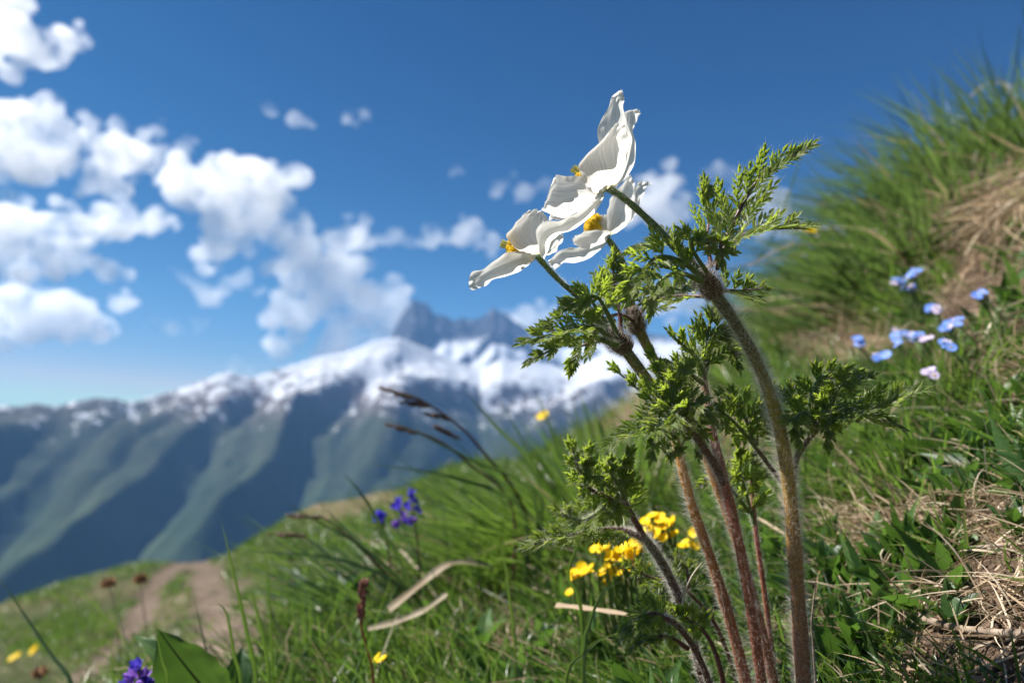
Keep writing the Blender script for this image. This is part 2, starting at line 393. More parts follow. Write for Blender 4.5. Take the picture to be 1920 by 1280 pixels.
def tube_data(path, rad, sides=12):
    """swept tube; returns V, F(quads), along"""
    path = np.asarray(path, float); n_ = len(path)
    T = np.gradient(path, axis=0); T /= np.linalg.norm(T, axis=1)[:, None]+1e-12
    ref = np.array([0.0, 1, 0]) if abs(T[0][1]) < .9 else np.array([1.0, 0, 0])
    U = np.zeros_like(T); u = ref - T[0]*ref.dot(T[0])
    for k in range(n_):
        u = u - T[k]*u.dot(T[k]); u /= np.linalg.norm(u); U[k] = u
    B = np.cross(T, U); a = np.linspace(0, 2*math.pi, sides, endpoint=False)
    rad = np.broadcast_to(rad, n_)
    V = path[:, None, :] + rad[:, None, None]*(np.cos(a)[None, :, None]*U[:, None, :]+np.sin(a)[None, :, None]*B[:, None, :])
    i = np.arange(n_-1)[:, None]*sides; j = np.arange(sides)[None, :]; j2 = (j+1) % sides
    F = np.stack([i+j, i+j2, i+sides+j2, i+sides+j], -1).reshape(-1, 4)
    V = V.reshape(-1, 3)
    al = np.repeat(np.linspace(0, 1, n_), sides)
    return V, F, al, (T, U, B)
def tube(name, path, rad, mat, parent=None, sides=10, attrs=True):
    V, F, al, _ = tube_data(path, rad, sides)
    c0 = len(V); V = np.vstack([V, path[0], path[-1]])
    al = np.append(al, [0, 1]); j = np.arange(sides); j2 = (j+1) % sides; e = c0-sides
    F = np.vstack([F, np.stack([j2, j, np.full(sides, c0), np.full(sides, c0)], 1), np.stack([e+j, e+j2, np.full(sides, c0+1), np.full(sides, c0+1)], 1)])
    # caps written as degenerate-free triangles through a bmesh-free trick: validate() drops the doubled corner
    me = bpy.data.meshes.new(name)
    faces = [tuple(f) if f[2] != f[3] else tuple(f[:3]) for f in F.tolist()]
    me.from_pydata(V.tolist(), [], faces); me.polygons.foreach_set('use_smooth', np.ones(len(faces), bool))
    a = me.attributes.new('along', 'FLOAT', 'POINT'); a.data.foreach_set('value', al.astype(np.float32))
    a = me.attributes.new('tint', 'FLOAT', 'POINT'); a.data.foreach_set('value', np.full(len(V), .5, np.float32))
    return link(name, me, parent, mat)
def hairs(name, roots, dirs, lens, rad, mat, parent, bend=.35, npt=5):
    roots = np.asarray(roots, float); dirs = np.asarray(dirs, float)
    n_ = len(roots); lens = np.broadcast_to(lens, n_)
    dirs = dirs/(np.linalg.norm(dirs, axis=1)[:, None]+1e-9)
    side = rng.normal(size=(n_, 3)); side -= dirs*np.sum(side*dirs, 1)[:, None]; side /= np.linalg.norm(side, axis=1)[:, None]+1e-9
    t = np.linspace(0, 1, npt)[None, :, None]
    b_ = (rng.random(n_)*bend)[:, None, None]
    pts = roots[:, None, :] + lens[:, None, None]*(dirs[:, None, :]*t + side[:, None, :]*b_*t*t)
    cu = bpy.data.hair_curves.new(name); cu.add_curves([npt]*n_)
    cu.attributes['position'].data.foreach_set('vector', pts.astype(np.float32).ravel())
    ra = cu.attributes.get('radius') or cu.attributes.new('radius', 'FLOAT', 'POINT')
    r = (rad*(1-.8*np.linspace(0, 1, npt)**1.5))[None, :]*np.ones((n_, 1))
    ra.data.foreach_set('value', r.astype(np.float32).ravel())
    o = bpy.data.objects.new(name, cu); C.objects.link(o); cu.materials.append(mat)
    if parent: o.parent = parent; o.matrix_parent_inverse = Matrix.Translation(-parent_loc(parent))
    o['kind'] = 'stuff'
    return o

def blades(name, roots, lean, length, width, mat, bend=.5, seg=4, tint=None, parent=None, bend_dir=None, fold=.25):
    """many grass blades in one mesh. roots(n,3) lean(n,3) start direction; bends towards bend_dir"""
    roots = np.asarray(roots, float); n_ = len(roots)
    lean = lean/np.linalg.norm(lean, axis=1)[:, None]
    length = np.broadcast_to(length, n_); width = np.broadcast_to(width, n_)
    if bend_dir is None:
        a = rng.random(n_)*2*math.pi; bend_dir = np.stack([np.cos(a), np.sin(a), -.5*np.ones(n_)], 1)
    bn = (np.broadcast_to(bend, n_))[:, None, None]
    t = np.linspace(0, 1, seg+1)[None, :, None]
    c = roots[:, None, :] + length[:, None, None]*(lean[:, None, :]*(t-.25*bn*t*t) + bend_dir[:, None, :]*bn*t*t*.6)
    sd_ = np.cross(lean, bend_dir + rng.normal(size=(n_, 3))*.6); sd_ /= np.linalg.norm(sd_, axis=1)[:, None]+1e-9
    w = width[:, None, None]*.5*np.clip(1.0-t**2.2, .02, 1)*(.7+.6*np.minimum(t*3, 1)*.5)
    nrm = np.cross(sd_, lean)
    L = c - sd_[:, None, :]*w + nrm[:, None, :]*w*fold; R = c + sd_[:, None, :]*w + nrm[:, None, :]*w*fold
    V = np.stack([L, c, R], 2).reshape(-1, 3)     # n, seg+1, 3
    b0 = (np.arange(n_)*(seg+1)*3)[:, None]; s = np.arange(seg)[None, :]*3
    q = b0+s
    F = np.concatenate([np.stack([q, q+1, q+4, q+3], -1).reshape(-1, 4), np.stack([q+1, q+2, q+5, q+4], -1).reshape(-1, 4)])
    if tint is None: tint = rng.normal(.54, .24, n_)
    tt = np.repeat(np.clip(tint, 0, 1), (seg+1)*3)
    me = mesh_np(name, V, F, attrs={'tint': tt})
    return link(name, me, parent, mat)
def one_blade(name, path, width, mat, parent=None, tint=.5, fold=.3, prof=None, normal=None):
    """a single wide blade along a path of points"""
    p = catmull(path, 16) if len(path) > 2 else catmull([path[0], (Vector(path[0])+Vector(path[1]))/2, path[1]], 12)
    T = np.gradient(p, axis=0); T /= np.linalg.norm(T, axis=1)[:, None]
    nr = np.array(normal if normal is not None else (.1, -1, .35), float)
    sd_ = np.cross(T, nr); sd_ /= np.linalg.norm(sd_, axis=1)[:, None]+1e-9
    nn = np.cross(sd_, T)
    t = np.linspace(0, 1, len(p))
    w = .5*width*(np.clip(1-t**2.5, .01, 1)*np.clip(.55+t*1.6, 0, 1) if prof is None else prof(t))
    w = w[:, None]
    V = np.stack([p-sd_*w+nn*w*fold, p-sd_*w*.5+nn*w*fold*.35, p, p+sd_*w*.5+nn*w*fold*.35, p+sd_*w+nn*w*fold], 1).reshape(-1, 3)
    F = []
    for i in range(len(p)-1):
        for j in range(4): a = i*5+j; F.append((a, a+1, a+6, a+5))
    me = mesh_np(name, V, F, attrs={'tint': np.full(len(V), tint)})
    return link(name, me, parent, mat)
# =================================================================== THE SETTING
# ---- hillside sheet
def track_lines():
    L = [[(345, 1052), (318, 1070), (285, 1110), (262, 1160), (205, 1212), (133, 1280)],
         [(375, 1052), (385, 1075), (402, 1110), (412, 1135), (405, 1180), (380, 1240), (340, 1279)]]
    out = []
    for l in L:
        g = [G(*q) for q in l]; g = [q for q in g if q is not None]
        e = g[-1]-g[-2]; e.normalize(); g.append(g[-1]+e*1.2); g.append(g[-1]+e*3)
        s_ = g[0]-g[1]; s_.normalize(); g.insert(0, g[0]+s_*4)
        out.append(catmull([(q.x, q.y, 0) for q in g], 60)[:, :2])
    return out
TRACKS = track_lines()
def track_dist(x, y):
    d = np.full(x.shape, 1e9)
    for L in TRACKS:
        for a, b_ in zip(L[:-1], L[1:]):
            ab = b_-a; t = np.clip(((x-a[0])*ab[0]+(y-a[1])*ab[1])/(ab@ab+1e-12), 0, 1)
            d = np.minimum(d, np.hypot(x-a[0]-t*ab[0], y-a[1]-t*ab[1]))
    return d
# patches by where their middle is seen: (px, py, rx, ry)
SOIL = [(1890, 600, 160, 150), (1880, 490, 140, 55), (1790, 1170, 270, 130), (1880, 960, 140, 120), (1650, 1010, 110, 50), (1900, 740, 70, 60), (1330, 770, 60, 60), (1560, 640, 80, 40), (1430, 830, 70, 70), (1250, 900, 60, 40), (1560, 800, 60, 30), (1000, 1240, 120, 30)]
DEAD = [(1770, 420, 200, 85), (1190, 760, 110, 70), (1560, 600, 130, 50), (650, 950, 120, 35), (1640, 670, 120, 40), (1480, 500, 60, 50), (1300, 640, 80, 40), (800, 1080, 120, 40), (1700, 1000, 150, 50)]
def patch(x, y, z, lst):
    px, py, d = proj(x, y, z)
    wob = .35*fbm(px/60+3, py/60, 2)
    m_ = np.zeros(np.shape(px))
    for (cx, cy, rx, ry) in lst:
        q = np.sqrt(((px-cx)/rx)**2+((py-cy)/ry)**2)+wob
        m_ = np.maximum(m_, 1-sm(.75, 1.2, q))
    return np.where(d > .05, m_, 0)
def axis(lo, hi, fine, n_):
    t = np.linspace(-1, 1, n_); k = 1
    a = np.sinh(t*9.2)/math.sinh(9.2)
    return np.where(a < 0, -a*lo, a*hi)
gx = np.unique(np.concatenate([-np.geomspace(1.2, 2600, 110), np.linspace(-7, -1.25, 150), np.linspace(-1.2, 1.6, 400), np.geomspace(1.6, 40, 60)]))
gy = np.unique(np.concatenate([-np.geomspace(.3, 2000, 70), np.linspace(-.3, 2.2, 360), np.linspace(2.25, 11, 190), np.geomspace(2.2, 2300, 170)]))
X, Y = np.meshgrid(gx, gy, indexing='ij'); Z = H(X, Y)
td = track_dist(X, Y)
mtrack = (1-sm(.06, .13, td + .07*fbm(X*3, Y*3, 3)))
soil = patch(X, Y, Z, SOIL); dead = patch(X, Y, Z, DEAD)
Z = Z - .03*mtrack
near = (np.hypot(X, Y) < 3)
Z = Z + near*(.003*(ridged(X*45, Y*45, 3)-.5))*(.4+soil)
cg = np.array([.060, .075, .028]); cs = np.array([.10, .068, .048]); cd = np.array([.19, .135, .088]); ct = np.array([.12, .09, .068]); cb = np.array([.085, .065, .04])
gmix = sm(-.35, .35, fbm(X*1.7+3, Y*1.7, 4))[..., None]
far = sm(1.0, 4, np.hypot(X, Y))[..., None]
base = (cb*(1-gmix)+cg*gmix)*(1-far) + (cg*np.array([1.0, .95, .9])*(.55+.25*gmix)+cd*.35*(1-gmix))*far
colr = base*(1-soil[..., None])+cs*soil[..., None]
colr = colr*(1-.65*dead[..., None])+cd*.65*dead[..., None]
mt = mtrack[..., None]; colr = colr*(1-mt)+ct*mt
V = np.stack([X, Y, Z], -1).reshape(-1, 3)
nx, ny = X.shape
ii, jj = np.meshgrid(np.arange(nx-1), np.arange(ny-1), indexing='ij'); q = (ii*ny+jj).ravel()
F = np.stack([q, q+ny, q+ny+1, q+1], 1)
rgba = np.concatenate([colr.reshape(-1, 3), np.ones((len(V), 1))], 1)
tag(link('hillside', mesh_np('hillside', V, F, attrs={'gcol': rgba}), None, M['ground']), 'steep grassy hillside with bare brown soil and a worn dirt track', kind='structure')

# ---- mountains: polar sheets around the valley
SHEAR = .34; NSPUR = 5.2
def range_mesh(name, mat, sky, Rc, floor, slope_pow, azr, rr, amp, seed, label, skyline_noise):
    az = np.radians(np.linspace(azr[0], azr[1], 520)); r = np.concatenate([np.linspace(rr[0], rr[1], 190)])
    A, R_ = np.meshgrid(az, r, indexing='ij')
    px = 960+np.tan(A)*FPX*cp
    spx = np.array([s[0] for s in sky], float); spy = np.array([s[1] for s in sky], float)
    # elevation of a skyline pixel seen in direction az
    ex = np.interp(px, spx, spy)
    v = (640-ex)/FPX; el = np.arctan2(sp+v*cp, np.hypot((px-960)/FPX, cp-v*sp))
    rc = Rc(A)
    zc = np.tan(el)*rc
    zc = zc + skyline_noise*fbm(A*40+seed, R_*.0016+seed, 4)
    x = R_*np.sin(A); y = R_*np.cos(A)
    t = np.clip((rc-R_)/(rc-rr[0]), 0, 1)
    wob = fbm(x*.0006+seed, y*.0006, 3)
    ph_ = (A + SHEAR*t + .05*wob)*NSPUR + seed
    tri = 1-np.abs(2*(ph_-np.floor(ph_))-1); ph2 = (A + SHEAR*1.5*t + .09*wob)*NSPUR*2.3 + seed*2; tri2 = 1-np.abs(2*(ph2-np.floor(ph2))-1)
    spur = .50*(tri*tri*(3-2*tri)) + .20*tri2 + .30*ridged(x*.0007+.5*wob+seed, y*.0005+.5*wob, 4, .5)
    fine = ridged(x*.0022+seed, y*.0022+3, 4, .55)
    face = zc-(zc-floor)*(1-(1-t)**slope_pow) if slope_pow > 1 else zc-(zc-floor)*t**slope_pow
    env = sm(.0, .22, t)*(1-sm(.85, 1, t))
    zz = face + env*amp*(spur-.55) + sm(.0, .06, t)*(1-sm(.9, 1, t))*amp*.20*(fine-.5)
    zz = np.minimum(zz, np.tan(el)*R_ - 4 - 60*t)      # spurs stay under the crest line
    back = R_ > rc
    zz = np.where(back, zc-(R_-rc)*.55, zz)
    zz = np.maximum(zz, floor)
    V = np.stack([x, y, zz], -1).reshape(-1, 3)
    nx, ny = A.shape
    ii, jj = np.meshgrid(np.arange(nx-1), np.arange(ny-1), indexing='ij'); q = (ii*ny+jj).ravel()
    F = np.stack([q, q+ny, q+ny+1, q+1], 1)
    return tag(link(name, mesh_np(name, V, F), None, mat), label, kind='structure')
SKY1 = [(-900, 740), (-300, 770), (0, 762), (60, 758), (120, 760), (160, 748), (205, 744), (262, 750), (330, 730), (380, 714), (432, 696), (478, 706), (530, 690), (600, 668), (660, 655), (700, 640), (745, 630),
        (800, 652), (850, 672), (900, 690), (940, 672), (1000, 680), (1060, 690), (1130, 662), (1200, 650), (1400, 640), (2400, 700)]
SKY2 = [(-900, 900), (600, 850), (690, 760), (722, 660), (738, 612), (750, 590), (762, 572), (776, 558), (786, 568), (800, 570), (812, 586), (830, 588), (850, 601), (866, 594), (885, 600), (905, 592), (915, 582), (925, 574), (936, 584), (950, 588), (965, 602), (985, 612), (1010, 634), (1060, 652), (1120, 640), (1180, 620), (1300, 640), (2400, 700)]
range_mesh('mountain_ridge', M['mountain'], SKY1, lambda a: 6000+900*np.sin(a*3+.6), -1120, .8, (-68, 50), (1900, 8000), 520, 3.7,
           'dark blue-green mountain ridge with streaks of snow along its crest', 18)
range_mesh('rocky_summit', M['summit'], SKY2, lambda a: 9000+0*a, -400, .85, (-26, 34), (6600, 9900), 420, 11.3,
           'distant dark rocky double summit with snowfields under it', 45)

# ---- clouds
CLOUD_D = [13000, 15000, 17500, 19500, 25000, 12800, 14500, 16000, 19000, 17000, 15500, 18500, 14000, 16500, 15000, 17000, 16000, 15000, 16000, 17000, 15500]   # clouds float at different distances
def cloud(blobs, label, mat='cloud', squash=.8):
    D = CLOUD_D.pop(0)
    k = D/FPX
    cx = sum(b[0] for b in blobs)/len(blobs); cy = sum(b[1] for b in blobs)/len(blobs)
    o0 = P(cx, cy, D)
    bm = bmesh.new()
    for (px, py, r) in blobs:
        for q in range(13 if r > 28 else 7):
            a = random.random()*6.28; off = (0 if q == 0 else random.uniform(.5, 1.25)*r); rr = (r*.74 if q == 0 else r*random.uniform(.14, .46))
            c = P(px+off*math.cos(a), py+off*.8*math.sin(a), D+random.uniform(-1, 1)*r*k*.5)-o0
            s = rr*k
            bmesh.ops.create_icosphere(bm, subdivisions=3, radius=1, matrix=Matrix.Translation(c) @ Matrix.Diagonal((s, s, s*squash, 1)))
    me = bpy.data.meshes.new('cloud'); bm.to_mesh(me); bm.free()
    o = bpy.data.objects.new('cloud', me); C.objects.link(o); o.location = o0; me.materials.append(M[mat])
    rm = o.modifiers.new('r', 'REMESH'); rm.mode = 'VOXEL'; rm.voxel_size = k*4.2; rm.use_smooth_shade = True
    tx = bpy.data.textures.new('puff', 'CLOUDS'); tx.noise_scale = 34*k; tx.noise_depth = 5
    dm = o.modifiers.new('d', 'DISPLACE'); dm.texture = tx; dm.strength = 26*k; dm.mid_level = .5; dm.texture_coords = 'GLOBAL'
    smo = o.modifiers.new('s', 'SMOOTH'); smo.iterations = 2
    tag(o, label, 'cloud', 'clouds in the blue sky')
    return o
cloud([(15, 60, 70), (55, 100, 52), (120, 75, 38), (0, 10, 50)], 'white cloud cut by the top left corner of the sky')
cloud([(20, 235, 78), (55, 285, 74), (0, 300, 70), (105, 265, 55), (225, 292, 68), (165, 262, 42), (280, 300, 40), (170, 345, 26)], 'large white cloud at the left edge above the long cloud bank')
cloud([(340, 335, 58), (400, 365, 66), (485, 345, 72), (440, 400, 50), (412, 465, 46), (505, 425, 62), (565, 470, 62), (610, 520, 66), (655, 445, 42), (590, 560, 55), (680, 570, 80), (560, 590, 52), (640, 640, 60), (700, 635, 46), (512, 645, 32), (735, 560, 42)],
      'biggest cumulus cloud, stretching down onto the snowy peak')
cloud([(20, 415, 62), (90, 430, 58), (155, 430, 50), (220, 425, 48), (295, 412, 36), (130, 490, 42), (40, 495, 55), (200, 515, 26), (240, 515, 20)], 'long white cloud bank at left with a tongue reaching right')
cloud([(30, 570, 58), (100, 578, 62), (150, 600, 52), (50, 620, 42), (225, 572, 28), (0, 610, 50)], 'lowest big cloud on the left, over the far ridge')
cloud([(345, 520, 24), (398, 560, 28), (450, 530, 26), (375, 535, 20), (482, 552, 16), (420, 545, 20)], 'small ragged cloud between the left bank and the big cumulus', 'cloud')
cloud([(320, 612, 26), (375, 605, 20), (290, 600, 18)], 'faint cloud strip under the small ragged cloud', 'wisp')
cloud([(815, 440, 30), (868, 440, 36), (920, 455, 28)], 'small flat white cloud left of the upper blossom')
cloud([(508, 205, 24), (558, 224, 26)], 'wispy cloud high above the big cumulus', 'wisp')
cloud([(655, 220, 20), (685, 215, 20)], 'tiny wisp of cloud right of the high wispy cloud', 'wisp')
cloud([(940, 345, 26), (985, 362, 28), (1025, 350, 24)], 'thin cloud just left of the topmost flower', 'wisp')
cloud([(1215, 372, 56), (1262, 400, 46), (1245, 345, 38)], 'white cloud behind the green stalk of the topmost flower')
cloud([(1430, 380, 50), (1345, 330, 30), (1470, 420, 40), (1400, 350, 30)], 'white cloud half hidden behind the feathery top leaves')
cloud([(985, 592, 40), (945, 600, 26), (1025, 602, 30)], 'white cloud resting against the right shoulder of the rocky summit')
cloud([(853, 318, 20)], 'smallest faint puff in the clear blue', 'wisp')
cloud([(438, 688, 20), (470, 700, 14)], 'little white puff touching the snowy ridge', 'wisp')
cloud([(740, 440, 26), (770, 455, 18), (705, 450, 20)], 'thin torn cloud right of the big cumulus, at its waist', 'wisp')
cloud([(300, 250, 24), (340, 275, 22), (180, 240, 20)], 'faint veil of cloud above the join of the two big left clouds', 'wisp')
cloud([(1230, 560, 50), (1290, 570, 40)], 'white cloud low behind the middle stems')

# ---- haze
def haze():
    bm = bmesh.new(); bmesh.ops.create_cube(bm, size=1)
    lo = (-8600, -2300, -1160); hi = (8600, 10150, 1830)
    for v in bm.verts:
        for k in range(3): v.co[k] = lo[k] if v.co[k] < 0 else hi[k]
    me = bpy.data.meshes.new('haze'); bm.to_mesh(me); bm.free()
    m = bpy.data.materials.new('valley_haze'); m.use_nodes = True; n = m.node_tree; n.nodes.clear()
    o = n.nodes.new('ShaderNodeOutputMaterial'); v = n.nodes.new('ShaderNodeVolumePrincipled')
    v.inputs['Color'].default_value = (.24, .52, 1, 1); v.inputs['Density'].default_value = HAZE; v.inputs['Anisotropy'].default_value = .0
    n.links.new(v.outputs[0], o.inputs['Volume'])
    return tag(link('haze', me, None, m), 'thin blue air between the slope and the mountains', kind='stuff')
HAZE = 0.000042
haze()
# =================================================================== THE PASQUEFLOWERS
NECK = {}
def stem_part(parent, pts, rads, mat, nh, hl, name='stem', sides=16, n_=60, hair_up=.5):
    """pts list of (px,py,d); rads metres at each pt"""
    pw = [P(*q) for q in pts]
    path = catmull(pw, n_); rad = .76*np.interp(np.linspace(0, 1, n_), np.linspace(0, 1, len(rads)), rads)
    rad = rad*(1+.05*np.sin(np.linspace(0, 40, n_)+random.random()*6))
    o = tube(name, path, rad, M[mat], parent, sides)
    if nh:
        V, F, al, (T, U, B) = tube_data(path, rad, sides)
        L = np.linalg.norm(np.diff(path, axis=0), axis=1).sum()
        t = rng.random(nh)*(n_-1.001); i = t.astype(int); f = (t-i)[:, None]
        c = path[i]*(1-f)+path[i+1]*f; a = rng.random(nh)*2*math.pi
        d = np.cos(a)[:, None]*U[i]+np.sin(a)[:, None]*B[i]
        dirs = d + T[i]*rng.normal(hair_up, .35, nh)[:, None] + rng.normal(size=(nh, 3))*.15
        hairs('hairs', c+d*rad[i][:, None]*.95, dirs, np.minimum(rng.gamma(4, .22, nh), 1.7)*hl, .000027, M['hair'], o, .6)
    return o

class LeafBuf:
    def __init__(s): s.V = []; s.F = []; s.E = []; s.T = []; s.M = []; s.hr = []; s.hd = []
def lobe(b, base, d, nrm, L, w, tint, teeth=True, curl=0.0):
    """one lance-shaped folded tooth of a leaf"""
    d = d.normalized(); s = d.cross(nrm)
    if s.length < 1e-6: return
    s.normalize(); nn = s.cross(d)
    i0 = len(b.V)
    st = ((0, .42), (.28, .95), (.62, .75), (1, 0))
    for t, wp in st:
        c = base + d*(L*t) + nn*(curl*L*t*t)
        if wp == 0:
            b.V.append(c); b.E.append(1.0); b.T.append(tint)
        else:
            h = w*wp*.5
            b.V += [c - s*h + nn*h*.55, c, c + s*h + nn*h*.55]; b.E += [.92, 0, .92]; b.T += [tint]*3
    for k in range(2):
        a = i0+k*3
        b.F += [(a, a+1, a+4, a+3), (a+1, a+2, a+5, a+4)]
    a = i0+6; b.F += [(a, a+1, a+3), (a+1, a+2, a+3)]
    if random.random() < .8:
        b.hr.append(b.V[-1]); b.hd.append(d + Vector((random.gauss(0, .4), random.gauss(0, .4), random.gauss(0, .4))))
    if random.random() < .6:
        b.hr.append(b.V[i0+3]); b.hd.append(-s + d*.6 + Vector((random.gauss(0, .3),)*3))
    if teeth:
        for sg in (-1, 1):
            if random.random() < .85:
                t = random.uniform(.25, .5); lobe(b, base + d*(L*t) + nn*(curl*L*t*t), d + s*sg*random.uniform(.5, .8), nrm, L*random.uniform(.26, .40), w*.5, tint, False, curl)
def feather(b, base, d, nrm, L, tint, side=1, curl=.0, droop=.0, wide=1.0):
    """a pinna: midrib with paired lobes"""
    d = d.normalized(); s = d.cross(nrm)
    if s.length < 1e-6: return
    s.normalize(); nn = s.cross(d)
    K = max(3, int(round(L/.0031)))
    def at(t): return base + d*(L*t) + nn*(curl*L*t*t) - Vector((0, 0, 1))*(droop*L*t*t)
    # midrib
    i0 = len(b.V); r = .00022
    for k in range(5):
        t = k/4; c = at(t); q = r*(1.15-t)
        b.V += [c-s*q*1.6, c-nn*q*1.5, c+s*q*1.6]; b.E += [0, 0, 0]; b.T += [tint+.12]*3
    for k in range(4):
        a = i0+k*3; b.F += [(a, a+1, a+4, a+3), (a+1, a+2, a+5, a+4)]
    for k in range(K):
        t = .14+.78*k/K
        c = at(t); tg = (at(min(1, t+.05))-c).normalized()
        ll = (.0036*(1-.45*t) + .0006)*wide*min(1, L/.010+.3)
        for sg in (-1, 1):
            jit = random.uniform(.8, 1.2)
            dd = tg + s*sg*random.uniform(.48, .75) + nn*random.uniform(-.05, .22)
            lobe(b, c, dd, nn+s*sg*-.25+Vector((random.gauss(0,.15), random.gauss(0,.15), random.gauss(0,.15))), ll*jit*1.5, .00145*wide*jit, tint+random.gauss(0, .08), True, random.uniform(-.25, .3))
    lobe(b, at(.92), (at(1)-at(.85)), nn, .0036*wide, .0015*wide, tint, True, 0)
def leaf(parent, pts, W, n_pairs=6, start=.35, normal=(0, -1, .2), seed=0, tint=.5, curl=.15, droop=.1, roll=0., stalk='stem_plum', r0=.0011, hairy=350, wide=1.0, ang=(62, 25), hairleaf=True):
    """a feathery divided leaf; pts (px,py,depth) along stalk and midrib; W longest side leaflet in metres"""
    random.seed(1000+seed)
    pw = [P(*q) for q in pts]; path = catmull(pw, 40)
    b = LeafBuf(); nrm0 = Vector(normal).normalized()
    PT = [Vector(q) for q in path]
    def tang(i): return (PT[min(39, i+1)]-PT[max(0, i-1)]).normalized()
    n_pairs = max(3, int(round(n_pairs*.72)))
    for k in range(n_pairs):
        s_ = k/max(1, n_pairs-.3); i = int((start+(1-start)*s_*.93)*39)
        T = tang(i); nr = (nrm0 - T*nrm0.dot(T)).normalized()
        nr = Matrix.Rotation(roll, 3, T) @ nr
        sd_ = T.cross(nr)
        prof = (.55+.75*s_)*(1-s_)**.55*1.25 if s_ > .0 else .85
        prof = max(.22, min(1, 1.05-.8*s_))
        for sg in (-1, 1):
            a = math.radians(ang[0]+(ang[1]-ang[0])*s_ + random.uniform(-7, 7))
            d = T*math.cos(a)+sd_*sg*math.sin(a)+nr*random.uniform(-.05, .4)
            Lp = W*prof*random.uniform(.85, 1.1)
            tn = tint+random.gauss(0, .14)
            feather(b, PT[i], d, nr - sd_*sg*.35, Lp, tn, sg, curl*random.uniform(.3, 1.6), droop*random.uniform(.2, 1.6), wide)
    T = tang(38); nr = (nrm0 - T*nrm0.dot(T)).normalized(); nr = Matrix.Rotation(roll, 3, T) @ nr
    feather(b, PT[36], T, nr, W*.42, tint, 1, curl*.6, droop, wide)
    me = bpy.data.meshes.new('leaf'); me.from_pydata([tuple(v) for v in b.V], [], b.F)
    me.polygons.foreach_set('use_smooth', np.zeros(len(b.F), bool))
    a = me.attributes.new('edge', 'FLOAT', 'POINT'); a.data.foreach_set('value', np.array(b.E, np.float32))
    a = me.attributes.new('tint', 'FLOAT', 'POINT'); a.data.foreach_set('value', np.clip(np.array(b.T, np.float32), 0, 1))
    o = link('leaf', me, parent, M['leaf'])
    rad = np.linspace(r0, .00028, 40)
    tube('leaf_stalk', path, rad, M[stalk], o, 8)
    if hairy:
        V, F, al, (Tn, U, B) = tube_data(path, rad, 8)
        t = (rng.random(hairy)**1.3)*38.9; i = t.astype(int); f = (t-i)[:, None]
        c = path[i]*(1-f)+path[i+1]*f; aa = rng.random(hairy)*6.283
        dd = np.cos(aa)[:, None]*U[i]+np.sin(aa)[:, None]*B[i]
        R1 = c+dd*rad[i][:, None]; D1 = dd+Tn[i]*.4; L1 = rng.uniform(.0008, .0022, hairy)
        if hairleaf and b.hr:
            R1 = np.vstack([R1, np.array([tuple(v) for v in b.hr])]); D1 = np.vstack([D1, np.array([tuple(v) for v in b.hd])])
            L1 = np.append(L1, rng.uniform(.0006, .0019, len(b.hr)))
        hairs('hairs', R1, D1, L1, .000022, M['hair'], o, .5, 4)
    return o

ZX = lambda zx: 860+zx/3.0475
ZY = lambda zy: 150+zy/3.0475
def petal(parent, base, rows, d0, seed=0, ruffle=.00045, name='petal', label=None):
    """rows from the foot outwards, each (Lx,Ly,Ld, Cx,Cy,Cd, Rx,Ry,Rd); offsets in millimetres of depth"""
    r0 = [base[0]-5, base[1]+3, base[2], base[0], base[1], base[2], base[0]+5, base[1]-3, base[2]]
    rr = np.array([r0]+[list(r) for r in rows], float)
    nv, nu = 34, 25
    cr = catmull(rr, nv)
    u = np.linspace(-1, 1, nu)
    rs = np.random.default_rng(seed+50); ph = rs.random(6)*6.28
    V = []; E = []; UV = []
    nrow = len(rr)
    for k in range(nv):
        v = k/(nv-1)
        q = cr[k].copy(); q[2::3] *= .5
        L = q[0:3]; Cc = q[3:6]; R_ = q[6:9]
        for j, uu in enumerate(u):
            # quadratic through L, C, R with rounder shoulders
            l0 = uu*(uu-1)/2; l1 = 1-uu*uu; l2 = uu*(uu+1)/2
            pt = L*l0+Cc*l1+R_*l2
            eg = abs(uu)**3*sm(.1, .5, v)+sm(.72, 1, v)
            tipcut = sm(.75, 1, v)*(.5*math.sin(uu*9+ph[0])+.35*math.sin(uu*17+ph[1]))*6
            sx = (math.sin(v*13+ph[2])*.6+math.sin(v*29+ph[3])*.5)*abs(uu)**4*sm(.15, .5, v)*4*np.sign(uu)
            px = ZX(pt[0]) + sx*.55; py = ZY(pt[1]) + tipcut*.5 + sx*.3
            dd = d0 + pt[2]*.001 + ruffle*eg*(math.sin(v*17+uu*4+ph[4])+.6*math.sin(v*31-uu*6+ph[5])) + .00008*math.sin(uu*11+ph[1])*sm(.1, .6, v)
            V.append(tuple(P(px, py, dd))); E.append(v); UV.append((uu*.5+.5, v, seed*1.7))
    F = []
    for k in range(nv-1):
        for j in range(nu-1): a = k*nu+j; F.append((a, a+1, a+nu+1, a+nu))
    me = mesh_np(name, V, F, attrs={'edge': E, 'puv': np.array(UV)})
    o = link(name, me, parent, M['petal'])
    if label: o['label'] = label
    return o
